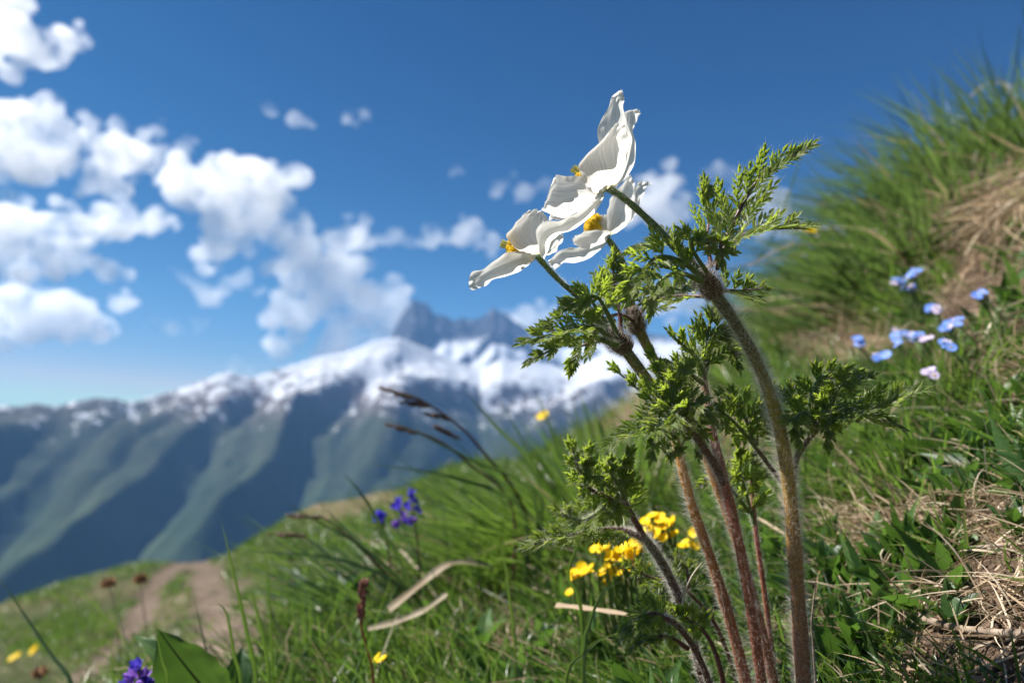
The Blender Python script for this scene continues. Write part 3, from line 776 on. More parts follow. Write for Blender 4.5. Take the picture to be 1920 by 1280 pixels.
def heart(parent, c, axis_px, d0, R=.0085, n_=110):
    """stamens and pistils in the middle of a flower. c zoom coords of its foot, axis_px direction (px,py,depth m)"""
    b0 = P(ZX(c[0]), ZY(c[1]), d0); e0 = P(ZX(c[0])+axis_px[0], ZY(c[1])+axis_px[1], d0+axis_px[2]); ax = (e0-b0).normalized()
    u = ax.orthogonal().normalized(); w = ax.cross(u); R = R*.72
    bm = bmesh.new()
    def rod(bm_, a, b_, r, rt):
        d = b_-a; m = Matrix.Translation((a+b_)/2) @ d.to_track_quat('Z', 'Y').to_matrix().to_4x4()
        bmesh.ops.create_cone(bm_, cap_ends=True, segments=5, radius1=r, radius2=rt, depth=d.length, matrix=m)
    for k in range(n_):
        a = random.random()*6.283; s = math.sqrt(random.uniform(.12, 1))
        rad = (u*math.cos(a)+w*math.sin(a))
        tip = b0+rad*R*s+ax*(.0095-.004*s+random.uniform(-.001, .001))
        rod(bm, b0+rad*R*s*.25, tip, .00018, .00014)
        m = Matrix.Translation(tip) @ Matrix.Diagonal((.00072, .0007, .0011, 1))
        bmesh.ops.create_icosphere(bm, subdivisions=1, radius=1, matrix=m)
    me = bpy.data.meshes.new('stamens'); bm.to_mesh(me); bm.free()
    o = link('stamens', me, parent, M['stamen']); o['kind'] = 'stuff'
    bm = bmesh.new()
    for k in range(30):
        a = random.random()*6.283; s = math.sqrt(random.random())*.3; rad = u*math.cos(a)+w*math.sin(a)
        rod(bm, b0+rad*R*s*.5, b0+rad*R*s+ax*.012, .0004, .0002)
    me = bpy.data.meshes.new('pistils'); bm.to_mesh(me); bm.free()
    o = link('pistils', me, parent, M['pistil']); o['kind'] = 'stuff'
def node(parent, px, py, d, r, L, ang):
    """woolly thickening where the leaf whorl springs"""
    c = P(px, py, d); a = math.radians(ang); ax = (P(px+100*math.cos(a), py-100*math.sin(a), d)-c).normalized()
    pth = [c-ax*L*.6, c-ax*L*.2, c+ax*L*.2, c+ax*L*.6]
    path = catmull(pth, 14); rad = r*np.array([.62, .74, .88, .98, 1.04, 1.06, 1.05, 1.0, .96, .9, .84, .76, .68, .6])
    o = tube('leaf_node', path, rad, M['node'], parent, 14)
    n_ = 1500; V, F, al, (T, U, B) = tube_data(path, rad, 14)
    t = rng.random(n_)*12.9; i = t.astype(int); aa = rng.random(n_)*6.283
    dd = np.cos(aa)[:, None]*U[i]+np.sin(aa)[:, None]*B[i]
    hairs('hairs', path[i]+dd*rad[i][:, None]*.9, dd+T[i]*.7, rng.uniform(.0015, .0034, n_), .00003, M['wool'] , o)
    hairs('hairs', (path[i]+dd*rad[i][:, None]*.9)[:1300], (dd+T[i]*.5)[:1300], rng.uniform(.0015, .0034, n_)[:1300], .000024, M['hair'] , o)
    return o

# ---------------- shoot A : topmost flower, thick hairy stem
gA = P(1508, 1345, .250)
A = empty('pasqueflower', gA, 'tall white pasqueflower with the topmost blossom on the thickest hairy stem', 'flower', 'white pasqueflowers')
stem_part(A, [(1510, 1370, .252), (1506, 1270, .250), (1498, 1150, .249), (1488, 1010, .248), (1478, 900, .248), (1463, 810, .248), (1442, 735, .248), (1414, 668, .249), (1380, 608, .250), (1338, 548, .250)],
          [.0037, .0036, .0035, .0033, .0031, .0030, .0029, .0027, .0026, .0030], 'stem_olive', 9500, .0030)
node(A, 1328, 532, .250, .0036, .010, 125)
stem_part(A, [(1320, 520, .250), (1265, 462, .250), (1205, 402, .250), (1165, 368, .2505), (1138, 352, .252)], [.0023, .0021, .0017, .0016, .0018], 'stem_green', 1500, .0011, 'flower_stalk', 12, 40)
d0 = .250; bA = (843, 632, 2)
petal(A, bA, [(820, 560, 5, 880, 560, 2, 930, 560, 4), (812, 420, 6, 880, 400, 2, 985, 400, 5), (798, 275, 4, 890, 290, 0, 978, 300, 4), (834, 195, 3, 895, 185, 0, 949, 200, 3), (868, 115, 2, 908, 112, 1, 945, 120, 2), (915, 68, 2, 928, 60, 2, 936, 64, 2)], d0, 1, label='upright white petal forming the pointed top of the blossom')
petal(A, bA, [(880, 600, 6, 920, 590, 5, 938, 580, 7), (900, 450, 10, 960, 470, 7, 1004, 470, 9), (930, 330, 12, 975, 330, 8, 1008, 350, 10), (945, 220, 14, 975, 235, 11, 1002, 270, 12), (942, 188, 14, 985, 185, 12, 1032, 200, 12), (1000, 182, 13, 1020, 172, 12, 1040, 180, 11)], d0, 2)
petal(A, bA, [(740, 720, 8, 720, 700, 9, 720, 660, 9), (620, 792, 12, 600, 740, 13, 620, 660, 13), (515, 800, 14, 520, 780, 14, 530, 740, 14)], d0, 3)
petal(A, bA, [(815, 702, 4, 792, 692, 0, 790, 680, 2), (752, 782, 6, 715, 770, 0, 690, 752, 4), (640, 862, 8, 610, 830, -1, 590, 800, 6), (560, 892, 8, 520, 862, -3, 510, 805, 4), (522, 932, 6, 478, 905, -4, 450, 850, 2), (498, 1022, 3, 472, 1005, -1, 452, 960, 1)], d0, 4, label='lowest petal, curled over with grey specks')
petal(A, bA, [(775, 690, -1, 765, 655, -5, 765, 632, -4), (685, 755, 0, 665, 660, -8, 702, 552, -5), (600, 788, 2, 585, 680, -8, 620, 550, -4), (530, 768, 0, 530, 675, -6, 560, 545, -3), (475, 738, -1, 495, 700, -4, 540, 560, -2)], d0, 5)
petal(A, bA, [(772, 652, -4, 850, 570, -7, 930, 545, -3), (708, 572, -8, 830, 480, -12, 966, 440, -4), (694, 480, -8, 815, 390, -13, 974, 360, -4), (770, 392, -6, 855, 330, -11, 962, 300, -4), (858, 318, -5, 900, 250, -8, 945, 255, -4)], d0, 6)
heart(A, (800, 600), (-75, -48, .004), .254, .0075)
leaf(A, [(1342, 495, .250), (1375, 418, .252), (1425, 335, .254), (1512, 280, .252)], .0175, 9, .30, (-.25, -.75, .55), 1, .6, .2, .0, .3, 'stem_plum', .0012, 500, ang=(38, 14))
leaf(A, [(1334, 500, .253), (1326, 450, .258), (1330, 400, .262), (1322, 352, .264)], .0150, 7, .25, (.2, -.9, .2), 2, .25, .1, .0, .0, 'stem_plum', .0009, 200, ang=(58, 28))
leaf(A, [(1345, 500, .248), (1362, 462, .245), (1420, 432, .241), (1512, 428, .238)], .0175, 8, .26, (-.1, -.65, .75), 3, .72, .2, .0, .1, 'stem_plum', .0011, 450, ang=(52, 20))
leaf(A, [(1318, 522, .247), (1280, 492, .243), (1235, 482, .240), (1200, 512, .238), (1180, 548, .238)], .0145, 7, .30, (-.1, -.9, .45), 4, .62, .2, .15, .0, 'stem_green', .0012, 450, ang=(60, 30))
leaf(A, [(1318, 518, .252), (1285, 470, .256), (1245, 458, .260), (1190, 470, .263)], .0140, 7, .30, (.1, -.8, .6), 5, .3, .1, .1, .0, 'stem_plum', .001, 250)
leaf(A, [(1318, 528, .242), (1270, 512, .236), (1232, 535, .233), (1222, 582, .233)], .0085, 5, .35, (-.3, -.9, .3), 6, .8, .2, .2, .2, 'stem_green', .0011, 250)
leaf(A, [(1345, 505, .244), (1350, 470, .240), (1352, 455, .238), (1354, 492, .237)], .0055, 4, .35, (-.2, -.9, .2), 7, .8, .1, .2, .0, 'stem_plum', .0008, 120)
leaf(A, [(1345, 545, .256), (1368, 545, .262), (1395, 545, .266), (1428, 540, .270)], .0120, 5, .25, (.2, -.8, .5), 8, .15, .1, .1, .0, 'stem_plum', .001, 200)
leaf(A, [(1325, 510, .246), (1300, 470, .242), (1300, 445, .240), (1322, 452, .238)], .0070, 4, .3, (-.2, -.9, .4), 9, .7, .1, .1, .0, 'stem_green', .0009, 150)
leaf(A, [(1335, 555, .262), (1300, 555, .268), (1265, 555, .272), (1215, 565, .275)], .0105, 5, .3, (0, -.8, .6), 10, .2, .1, .15, .0, 'stem_plum', .001, 150)

# ---------------- shoot B : lower left flower
gB = P(1412, 1345, .262)
B_ = empty('pasqueflower', gB, 'white pasqueflower with the lowest, leftmost blossom and an orange-brown stem', 'flower', 'white pasqueflowers')
stem_part(B_, [(1420, 1370, .262), (1400, 1285, .260), (1368, 1160, .258), (1330, 1040, .258), (1300, 955, .258), (1282, 890, .258), (1262, 810, .260), (1232, 740, .262), (1172, 655, .264)],
          [.0030, .0029, .0027, .0025, .0024, .0023, .0023, .0024, .0030], 'stem_orange', 5000, .0026)
node(B_, 1158, 640, .264, .0036, .010, 145)
stem_part(B_, [(1140, 622, .264), (1110, 590, .264), (1085, 558, .264), (1045, 522, .264), (1007, 480, .264)], [.0018, .0015, .0014, .0014, .0016], 'stem_green', 1500, .001, 'flower_stalk', 12, 36)
d0 = .263; bB = (446, 998, 1)
petal(B_, bB, [(480, 1004, 2, 482, 985, 0, 470, 960, 3), (560, 975, 4, 540, 935, 2, 510, 880, 4), (602, 895, 6, 585, 880, 6, 560, 860, 6)], d0, 11)
petal(B_, bB, [(425, 1035, 5, 400, 1030, 4, 400, 1010, 5), (330, 1060, 9, 320, 1030, 8, 330, 990, 9), (260, 1040, 11, 255, 1020, 11, 270, 990, 11)], d0, 12)
petal(B_, bB, [(395, 1000, -2, 440, 960, -6, 495, 980, -2), (322, 958, -3, 400, 900, -9, 524, 900, -2), (276, 888, -2, 380, 840, -8, 522, 830, 0), (325, 815, -2, 400, 790, -5, 507, 790, 0), (372, 768, 0, 432, 740, 0, 480, 758, 0)], d0, 13)
petal(B_, bB, [(412, 1048, -2, 390, 1012, -5, 388, 992, -2), (312, 1108, 0, 300, 1050, -6, 315, 980, -1), (212, 1138, 0, 212, 1085, -5, 240, 1000, 0), (138, 1178, 0, 130, 1122, -3, 160, 1072, 1), (78, 1206, 0, 58, 1160, 1, 75, 1088, 2)], d0, 14, label='long petal drooping to the lower left')
heart(B_, (405, 985), (-95, -30, .004), .267, .0075)
leaf(B_, [(1155, 640, .262), (1110, 612, .256), (1060, 620, .252), (985, 640, .250)], .0150, 8, .30, (-.1, -.7, .7), 21, .6, .15, .15, .0, 'stem_green', .0013, 500, ang=(58, 26))
leaf(B_, [(1160, 648, .258), (1105, 632, .252), (1055, 645, .248), (990, 680, .246)], .0085, 7, .34, (-.1, -.6, .8), 22, .7, .1, .15, -.3, 'stem_green', .0012, 450, ang=(48, 22))
leaf(B_, [(1155, 635, .266), (1120, 580, .268), (1100, 560, .268), (1065, 575, .266)], .0130, 6, .30, (0, -.8, .6), 23, .5, .1, .1, .0, 'stem_green', .001, 250)
leaf(B_, [(1160, 635, .262), (1135, 580, .258), (1110, 555, .256), (1045, 590, .254)], .0120, 6, .35, (-.2, -.9, .4), 24, .7, .2, .2, .1, 'stem_green', .0011, 300)
leaf(B_, [(1165, 632, .270), (1160, 570, .274), (1150, 530, .276), (1150, 485, .278)], .0120, 6, .28, (.2, -.9, .3), 25, .2, .1, .0, .0, 'stem_plum', .001, 200, ang=(50, 25))
leaf(B_, [(1160, 640, .270), (1120, 640, .274), (1080, 655, .276), (1070, 690, .277)], .0080, 4, .35, (0, -.9, .3), 26, .25, .1, .2, .0, 'stem_plum', .001, 120)

# ---------------- shoot C : back flower
gC = P(1472, 1340, .278)
C_ = empty('pasqueflower', gC, 'white pasqueflower behind the topmost blossom, cupped with yellow stamens showing', 'flower', 'white pasqueflowers')
stem_part(C_, [(1475, 1370, .282), (1452, 1285, .280), (1425, 1170, .279), (1390, 1040, .279), (1352, 930, .280), (1318, 840, .281), (1275, 750, .283), (1235, 690, .285), (1196, 615, .287)],
          [.0030, .0028, .0026, .0025, .0025, .0025, .0025, .0026, .0031], 'stem_orange', 4000, .0026)
node(C_, 1190, 600, .287, .0036, .010, 105)
stem_part(C_, [(1185, 585, .288), (1180, 530, .288), (1162, 480, .288), (1138, 447, .287)], [.0021, .0018, .0016, .0018], 'stem_green', 1000, .001, 'flower_stalk', 12, 30)
d0 = .284; bC = (860, 892, 1)
petal(C_, bC, [(930, 850, 4, 950, 830, 2, 970, 820, 4), (980, 720, 6, 1000, 740, 3, 1012, 770, 5), (1005, 620, 7, 1022, 640, 5, 1050, 660, 6), (1020, 582, 8, 1070, 582, 8, 1105, 592, 8)], d0, 31)
petal(C_, bC, [(790, 870, 6, 830, 860, 4, 875, 850, 5), (770, 820, 8, 820, 800, 6, 880, 800, 7), (790, 782, 9, 820, 772, 9, 860, 772, 9)], d0, 32)
petal(C_, bC, [(850, 850, -2, 890, 840, -5, 935, 850, -2), (850, 760, -1, 900, 750, -6, 978, 800, -1), (860, 690, 0, 920, 680, -5, 1002, 700, 0), (912, 632, 0, 950, 620, -3, 1000, 605, 0), (955, 562, 0, 975, 542, 0, 998, 562, 0)], d0, 33)
petal(C_, bC, [(822, 962, 2, 800, 950, 0, 790, 930, 2), (702, 1034, 2, 690, 1000, -3, 680, 958, 0), (600, 1048, 2, 590, 1010, -3, 600, 962, 0), (545, 1078, 0, 520, 1055, 0, 515, 1032, 0)], d0, 34)
petal(C_, bC, [(832, 928, -2, 812, 900, -6, 868, 862, -3), (742, 964, -3, 745, 905, -9, 790, 858, -5), (672, 945, -2, 685, 905, -6, 712, 870, -3), (652, 920, 0, 655, 905, 0, 680, 885, 0)], d0, 35, label='small front petal tinted mauve')
heart(C_, (830, 872), (-75, -55, .004), .288, .0062)
leaf(C_, [(1190, 600, .288), (1165, 560, .290), (1160, 535, .292), (1130, 520, .294)], .0140, 6, .28, (.1, -.9, .3), 27, .25, .1, .1, .0, 'stem_plum', .001, 150)
leaf(C_, [(1192, 600, .290), (1215, 570, .296), (1240, 550, .300), (1300, 530, .302)], .0110, 5, .25, (.1, -.8, .4), 28, .2, .1, .1, .0, 'stem_plum', .001, 150)
leaf(C_, [(1186, 600, .284), (1160, 590, .280), (1130, 600, .278), (1105, 640, .276)], .0100, 5, .3, (-.1, -.8, .5), 29, .5, .1, .2, .0, 'stem_plum', .001, 150)

# ---------------- leafy shoots without flowers
D_ = empty('pasqueflower_leaf', P(1435, 1345, .252), 'upright leafy shoot with a bright red-brown stem in the middle of the clump', 'leaf shoot', 'pasqueflower leaf shoots')
stem_part(D_, [(1445, 1370, .256), (1430, 1290, .254), (1412, 1170, .252), (1392, 1050, .251), (1370, 950, .251), (1350, 870, .251), (1332, 790, .252), (1318, 700, .254)],
          [.0027, .0026, .0025, .0024, .0024, .0023, .0019, .0015], 'stem_red', 4500, .0022)
leaf(D_, [(1318, 705, .254), (1320, 660, .256), (1328, 620, .258), (1340, 572, .260)], .0150, 6, .15, (.2, -.9, .2), 41, .2, .1, .1, .0, 'stem_green', .0012, 250, ang=(55, 28))
leaf(D_, [(1318, 700, .253), (1305, 670, .249), (1290, 655, .246), (1262, 630, .244)], .0120, 6, .2, (-.1, -.8, .6), 42, .65, .15, .1, .1, 'stem_green', .0012, 250)
leaf(D_, [(1322, 700, .256), (1335, 640, .258), (1355, 615, .259), (1385, 690, .259)], .0095, 6, .4, (.1, -.9, .3), 43, .2, .1, .2, .0, 'stem_green', .0011, 250)
leaf(D_, [(1318, 718, .252), (1290, 700, .248), (1262, 690, .246), (1230, 690, .244)], .0070, 5, .35, (-.1, -.8, .6), 44, .7, .1, .1, .0, 'stem_green', .0011, 200)
stem_part(D_, [(1358, 905, .251), (1335, 862, .247), (1305, 820, .243), (1278, 790, .240)], [.0022, .0019, .0016, .0012], 'stem_plum', 1600, .0018, 'branch', 12, 30)
leaf(D_, [(1280, 792, .240), (1255, 775, .237), (1215, 745, .235), (1150, 690, .234)], .0120, 7, .12, (0, -.85, .5), 45, .6, .15, .05, .0, 'stem_green', .0010, 400, ang=(55, 25))
leaf(D_, [(1282, 788, .242), (1262, 750, .242), (1245, 720, .242), (1222, 668, .242)], .0120, 7, .10, (.1, -.9, .3), 46, .5, .15, .05, .0, 'stem_green', .0010, 300, ang=(42, 20))
leaf(D_, [(1282, 790, .240), (1262, 762, .236), (1262, 722, .235), (1290, 688, .234)], .0110, 7, .15, (-.3, -.8, .4), 47, .75, .2, .1, .3, 'stem_green', .0010, 350, ang=(50, 22))
leaf(D_, [(1280, 795, .238), (1250, 785, .232), (1205, 805, .228), (1150, 828, .226)], .0125, 7, .12, (-.1, -.6, .8), 48, .6, .1, .15, .0, 'stem_green', .0010, 400, ang=(50, 24))
leaf(D_, [(1280, 790, .237), (1268, 770, .231), (1235, 800, .227), (1222, 848, .226)], .0090, 6, .2, (-.2, -.9, .3), 49, .55, .1, .2, .0, 'stem_green', .0010, 300)
leaf(D_, [(1282, 790, .238), (1290, 765, .233), (1305, 760, .230), (1330, 782, .229)], .0085, 5, .2, (.1, -.8, .6), 50, .6, .1, .2, .0, 'stem_green', .0010, 300)
leaf(D_, [(1262, 800, .236), (1240, 830, .232), (1262, 855, .230), (1290, 815, .230)], .0035, 6, .1, (0, -.9, .3), 51, .8, .1, .0, .0, 'stem_green', .0006, 200)
leaf(D_, [(1284, 790, .241), (1300, 790, .244), (1312, 810, .246), (1310, 845, .247)], .0070, 5, .2, (.1, -.9, .3), 52, .4, .1, .2, .0, 'stem_plum', .0010, 200)

E_ = empty('pasqueflower_leaf', P(1470, 1345, .262), 'arching leaf shoot right of the thick hairy stem, its tip reaching out over the grass', 'leaf shoot', 'pasqueflower leaf shoots')
stem_part(E_, [(1520, 1370, .262), (1512, 1250, .259), (1500, 1100, .257), (1490, 980, .256), (1487, 900, .255), (1498, 848, .254), (1535, 800, .252)],
          [.0019, .0018, .0017, .0016, .0016, .0016, .0014], 'stem_plum', 2500, .0016)
leaf(E_, [(1530, 803, .252), (1575, 775, .248), (1640, 765, .244), (1712, 738, .240)], .0165, 9, .10, (-.1, -.7, .7), 61, .65, .15, .05, .0, 'stem_green', .0012, 600, ang=(55, 22))
leaf(E_, [(1530, 803, .252), (1520, 750, .250), (1545, 705, .249), (1615, 700, .248)], .0100, 8, .15, (-.3, -.9, .2), 62, .18, .15, .1, .0, 'stem_green', .0012, 300, ang=(60, 30))
leaf(E_, [(1535, 800, .250), (1560, 755, .247), (1580, 720, .245), (1632, 705, .244)], .0085, 6, .25, (0, -.8, .5), 63, .6, .15, .05, .0, 'stem_green', .001, 250)
leaf(E_, [(1530, 800, .250), (1510, 775, .246), (1490, 790, .244), (1495, 825, .243)], .0075, 5, .15, (-.1, -.8, .6), 64, .7, .15, .15, .0, 'stem_green', .001, 250)
leaf(E_, [(1535, 800, .249), (1545, 775, .245), (1552, 790, .243), (1552, 832, .242)], .0075, 5, .2, (0, -.9, .3), 65, .6, .15, .15, .0, 'stem_green', .001, 250)
leaf(E_, [(1540, 798, .247), (1580, 780, .243), (1625, 785, .240), (1680, 800, .238)], .0110, 7, .15, (0, -.6, .8), 66, .55, .1, .1, .0, 'stem_green', .001, 350, ang=(50, 20))
leaf(E_, [(1525, 800, .256), (1500, 760, .260), (1480, 740, .262), (1462, 738, .264)], .0085, 5, .2, (0, -.8, .5), 67, .3, .15, .1, .0, 'stem_green', .001, 200)

F_ = empty('pasqueflower_leaf', P(1500, 1345, .290), 'slim blurred leaf shoot whose leaf fans out just left of the thick stem', 'leaf shoot', 'pasqueflower leaf shoots')
stem_part(F_, [(1500, 1330, .292), (1495, 1200, .290), (1490, 1050, .288), (1478, 930, .286), (1440, 870, .284), (1410, 830, .282)], [.0017, .0016, .0015, .0014, .0013, .0011], 'stem_plum', 1500, .0018)
leaf(F_, [(1415, 835, .282), (1385, 800, .280), (1365, 780, .278), (1345, 768, .277)], .0130, 6, .15, (0, -.9, .4), 71, .35, .1, .05, .0, 'stem_green', .001, 250)
leaf(F_, [(1415, 835, .283), (1400, 790, .284), (1385, 755, .285), (1362, 742, .286)], .0130, 6, .15, (.1, -.9, .3), 72, .45, .1, .1, .0, 'stem_green', .001, 250)
leaf(F_, [(1418, 835, .284), (1420, 795, .286), (1432, 760, .288), (1442, 735, .288)], .0110, 5, .15, (.1, -.9, .3), 73, .3, .1, .05, .0, 'stem_green', .001, 200)

H_ = empty('pasqueflower_leaf', P(1455, 1345, .285), 'thin brown-stalked leaf shoot between the red-brown stem and the thick hairy stem', 'leaf shoot', 'pasqueflower leaf shoots')
stem_part(H_, [(1465, 1360, .300), (1450, 1240, .298), (1432, 1100, .296), (1418, 1000, .295), (1408, 900, .294)], [.0015, .0015, .0014, .0013, .0011], 'stem_red', 1500, .0018)
leaf(H_, [(1416, 985, .295), (1400, 930, .293), (1388, 880, .292), (1380, 830, .292)], .0125, 7, .2, (.1, -.9, .3), 74, .4, .15, .05, .0, 'stem_green', .001, 250, ang=(45, 22))
leaf(H_, [(1410, 920, .295), (1408, 880, .296), (1412, 860, .297), (1410, 845, .298)], .0060, 4, .2, (.1, -.9, .3), 75, .3, .15, .05, .0, 'stem_green', .001, 100)
leaf(H_, [(1405, 960, .293), (1365, 910, .292), (1345, 895, .292), (1320, 905, .292)], .0085, 5, .3, (0, -.9, .3), 76, .3, .15, .05, .0, 'stem_green', .001, 150)

I_ = empty('pasqueflower_leaf', P(1335, 1345, .243), 'plum-stalked leaf shoot bending left, with silvery hairs on its crinkled leaf', 'leaf shoot', 'pasqueflower leaf shoots')
stem_part(I_, [(1345, 1370, .250), (1318, 1270, .246), (1290, 1170, .243), (1262, 1095, .242), (1232, 1040, .241), (1206, 1005, .240)], [.0022, .0021, .0021, .0021, .0020, .0018], 'stem_plum', 3600, .0020)
leaf(I_, [(1208, 1010, .240), (1160, 992, .237), (1090, 1000, .234), (995, 1020, .232)], .0150, 11, .25, (-.1, -.7, .6), 81, .75, .1, .1, .2, 'stem_plum', .0012, 2200, ang=(48, 20))
leaf(I_, [(1206, 1005, .240), (1180, 955, .238), (1162, 905, .237), (1180, 850, .237)], .0100, 7, .35, (.1, -.9, .3), 82, .6, .15, .05, .0, 'stem_plum', .0013, 400, ang=(50, 22))
leaf(I_, [(1178, 950, .238), (1135, 930, .234), (1095, 905, .232), (1072, 835, .232)], .0120, 9, .12, (-.2, -.8, .5), 83, .75, .15, .05, .0, 'stem_plum', .0010, 2200, ang=(58, 26))
leaf(I_, [(1160, 905, .237), (1130, 895, .233), (1105, 890, .231), (1105, 845, .230)], .0085, 6, .2, (0, -.8, .5), 84, .65, .15, .05, .0, 'stem_green', .0010, 300)
leaf(I_, [(1170, 930, .237), (1135, 950, .233), (1090, 975, .231), (1050, 960, .230)], .0100, 7, .15, (0, -.8, .6), 85, .8, .15, .05, .0, 'stem_green', .0010, 1600)
leaf(I_, [(1172, 935, .236), (1155, 900, .233), (1145, 890, .232), (1145, 870, .232)], .0065, 4, .2, (0, -.8, .5), 86, .6, .15, .05, .0, 'stem_green', .0010, 200)

J_ = empty('pasqueflower_leaf', P(1350, 1345, .232), 'lowest leaf shoot at the foot of the clump with two drooping crumpled leaves', 'leaf shoot', 'pasqueflower leaf shoots')
stem_part(J_, [(1350, 1350, .234), (1330, 1280, .232), (1302, 1215, .230), (1268, 1170, .228), (1240, 1155, .227)], [.0016, .0015, .0014, .0013, .0011], 'stem_plum', 1200, .0014)
leaf(J_, [(1255, 1162, .227), (1225, 1150, .226), (1195, 1160, .225), (1165, 1195, .224)], .0085, 7, .12, (-.1, -.7, .6), 91, .5, .1, .2, .0, 'stem_plum', .0009, 250, ang=(50, 20))
leaf(J_, [(1290, 1215, .229), (1255, 1195, .226), (1220, 1195, .225), (1185, 1215, .224)], .0065, 6, .25, (-.1, -.6, .7), 92, .5, .1, .2, .0, 'stem_plum', .0009, 250, ang=(45, 20))
leaf(J_, [(1365, 1340, .238), (1350, 1250, .237), (1325, 1190, .236), (1290, 1160, .236), (1262, 1140, .236)], .0085, 6, .55, (0, -.8, .5), 93, .45, .1, .2, .0, 'stem_plum', .0011, 250, ang=(45, 20))
K_ = empty('pasqueflower_leaf', P(1390, 1345, .30), 'shaded leaf shoot with a dark fan behind the plum stalk', 'leaf shoot', 'pasqueflower leaf shoots')
stem_part(K_, [(1395, 1340, .30), (1370, 1240, .298), (1335, 1160, .297), (1290, 1110, .296), (1262, 1098, .295)], [.0012, .0012, .0011, .001, .0009], 'stem_plum', 500, .0016)
leaf(K_, [(1275, 1103, .296), (1245, 1088, .296), (1215, 1080, .296), (1180, 1060, .296)], .0130, 6, .1, (0, -.8, .5), 94, .2, .1, .15, .0, 'stem_plum', .0009, 150)
leaf(K_, [(1290, 1110, .296), (1290, 1080, .300), (1285, 1060, .302), (1270, 1040, .304)], .0085, 5, .1, (0, -.8, .5), 95, .25, .1, .15, .0, 'stem_plum', .0009, 100)
random.seed(77)
#GRASSMARK
# =================================================================== GRASS AND GROUND COVER (nobody could count these)
def sample_roots(n_, t0, t1, pxr=(-150, 2080), accept=None, power=1.0):
    """roots spread over the slope, thinning with distance"""
    out = []
    got = 0
    while got < n_:
        m_ = n_*2
        px = rng.uniform(*pxr, m_); y = t0*(t1/t0)**(rng.random(m_)**power)
        x = (px-960)/FPX*y
        z = H(x, y)
        qx, qy, d = proj(x, y, z)
        ok = (qy > -60) & (qy < 1480) & (d > t0*.8)
        td_ = track_dist(x, y); ok &= (td_ + .08*fbm(x*3, y*3, 3) > .10) | (rng.random(m_) < .015)
        if accept is not None: ok &= accept(x, y, z, qx, qy, d)
        k = np.nonzero(ok)[0]
        out.append(np.stack([x[k], y[k], z[k]], 1)); got += len(k)
        if len(out) > 40: break
    return np.vstack(out)[:n_]
slope_n = np.array([-.45, -.12, .85])          # general direction blades grow on this slope
def leanv(n_, spread=.35, base=slope_n):
    return base + rng.normal(size=(n_, 3))*spread
def cover(x, y, z):
    s_ = patch(x, y, z, SOIL); d_ = patch(x, y, z, DEAD); return s_, d_
def acc_green(x, y, z, qx, qy, d):
    s_, d_ = cover(x, y, z); c = sm(-.30, .35, fbm(qx/70+4, qy/50, 4))
    p = (1-s_)*(1-d_*.8)*(.10+.90*c)
    return rng.random(len(x)) < p
def acc_dry(x, y, z, qx, qy, d):
    s_, d_ = cover(x, y, z); return rng.random(len(x)) < np.clip(.16+s_*.22+d_*1.0, 0, 1)
def keep_low(r, L):
    """blades close to the lens in front of the clump stay short"""
    d = r[:, 1]; px, _, _ = proj(r[:, 0], r[:, 1], r[:, 2])
    lim = np.where((d < .42), .012+(d-.15)*.16, 1.0)
    lim = np.where((px > 1520) & (d < .45), np.minimum(lim, .02+(d-.2)*.12), lim)
    return np.minimum(L, np.maximum(lim, .006))
def stuff(o, label): return tag(o, label, kind='stuff')
# short turf, near
r = sample_roots(20000, .24, 1.1, accept=acc_green)
L = keep_low(r, rng.gamma(4, .0085, len(r))+.008)
stuff(blades('short_grass', r, leanv(len(r), .38), L, rng.uniform(.0008, .0020, len(r)), M['grass'], rng.uniform(.1, .8, len(r)), 4), 'short green grass covering the near slope')
# medium distance
r = sample_roots(24000, .8, 4.5, accept=acc_green)
r = r[(r[:, 0] > -.34*1.0-.12*r[:, 1])]
dd = r[:, 1]
stuff(blades('meadow_grass', r, leanv(len(r), .4), rng.gamma(4, .011, len(r))+.02, .0016+.0013*dd*rng.uniform(.6, 1.3, len(r)), M['grass'], rng.uniform(.1, .8, len(r)), 3), 'green meadow grass along the crest of the slope')
# bench by the track, far and short
r = sample_roots(60000, 2.0, 13, pxr=(-250, 1100), accept=acc_green)
dd = r[:, 1]
stuff(blades('trackside_grass', r, leanv(len(r), .5, np.array([0, 0, 1.])), rng.gamma(4, .007, len(r))+.012, .0022+.0011*dd, M['grass'], rng.uniform(.1, .8, len(r)), 2, tint=rng.normal(.22, .20, len(r))), 'short grass on both sides of the dirt track')
# dry litter
r = sample_roots(19000, .24, 3.5, accept=acc_dry)
L = keep_low(r, rng.gamma(4, .009, len(r))+.012)
ln = leanv(len(r), .8, np.array([-.5, -.3, .12]))
stuff(blades('dry_grass', r+np.array([0, 0, .002]), ln, L, .0007+.0011*r[:, 1]*rng.uniform(.5, 1.2, len(r)), M['dry'], rng.uniform(.1, .9, len(r)), 4), 'dead straw-coloured grass lying between the green blades')
# hanging mat of dead grass under the tufts on the bank
pr = []
for _ in range(3800):
    g = G(random.gauss(1770, 95), random.gauss(388, 34))
    if g is not None and g.y < 2.2: pr.append(tuple(g))
pr = np.array(pr)
ln = np.array([-.55, -.35, -.30]) + rng.normal(size=(len(pr), 3))*.16
stuff(blades('dead_grass_mat', pr+np.array([-.02, -.02, .035])+rng.normal(size=pr.shape)*.012, ln, rng.uniform(.05, .13, len(pr)), rng.uniform(.0016, .0034, len(pr)), M['dry'], rng.uniform(.0, .5, len(pr)), 4), 'mat of dead pale grass hanging over the bare bank at right')

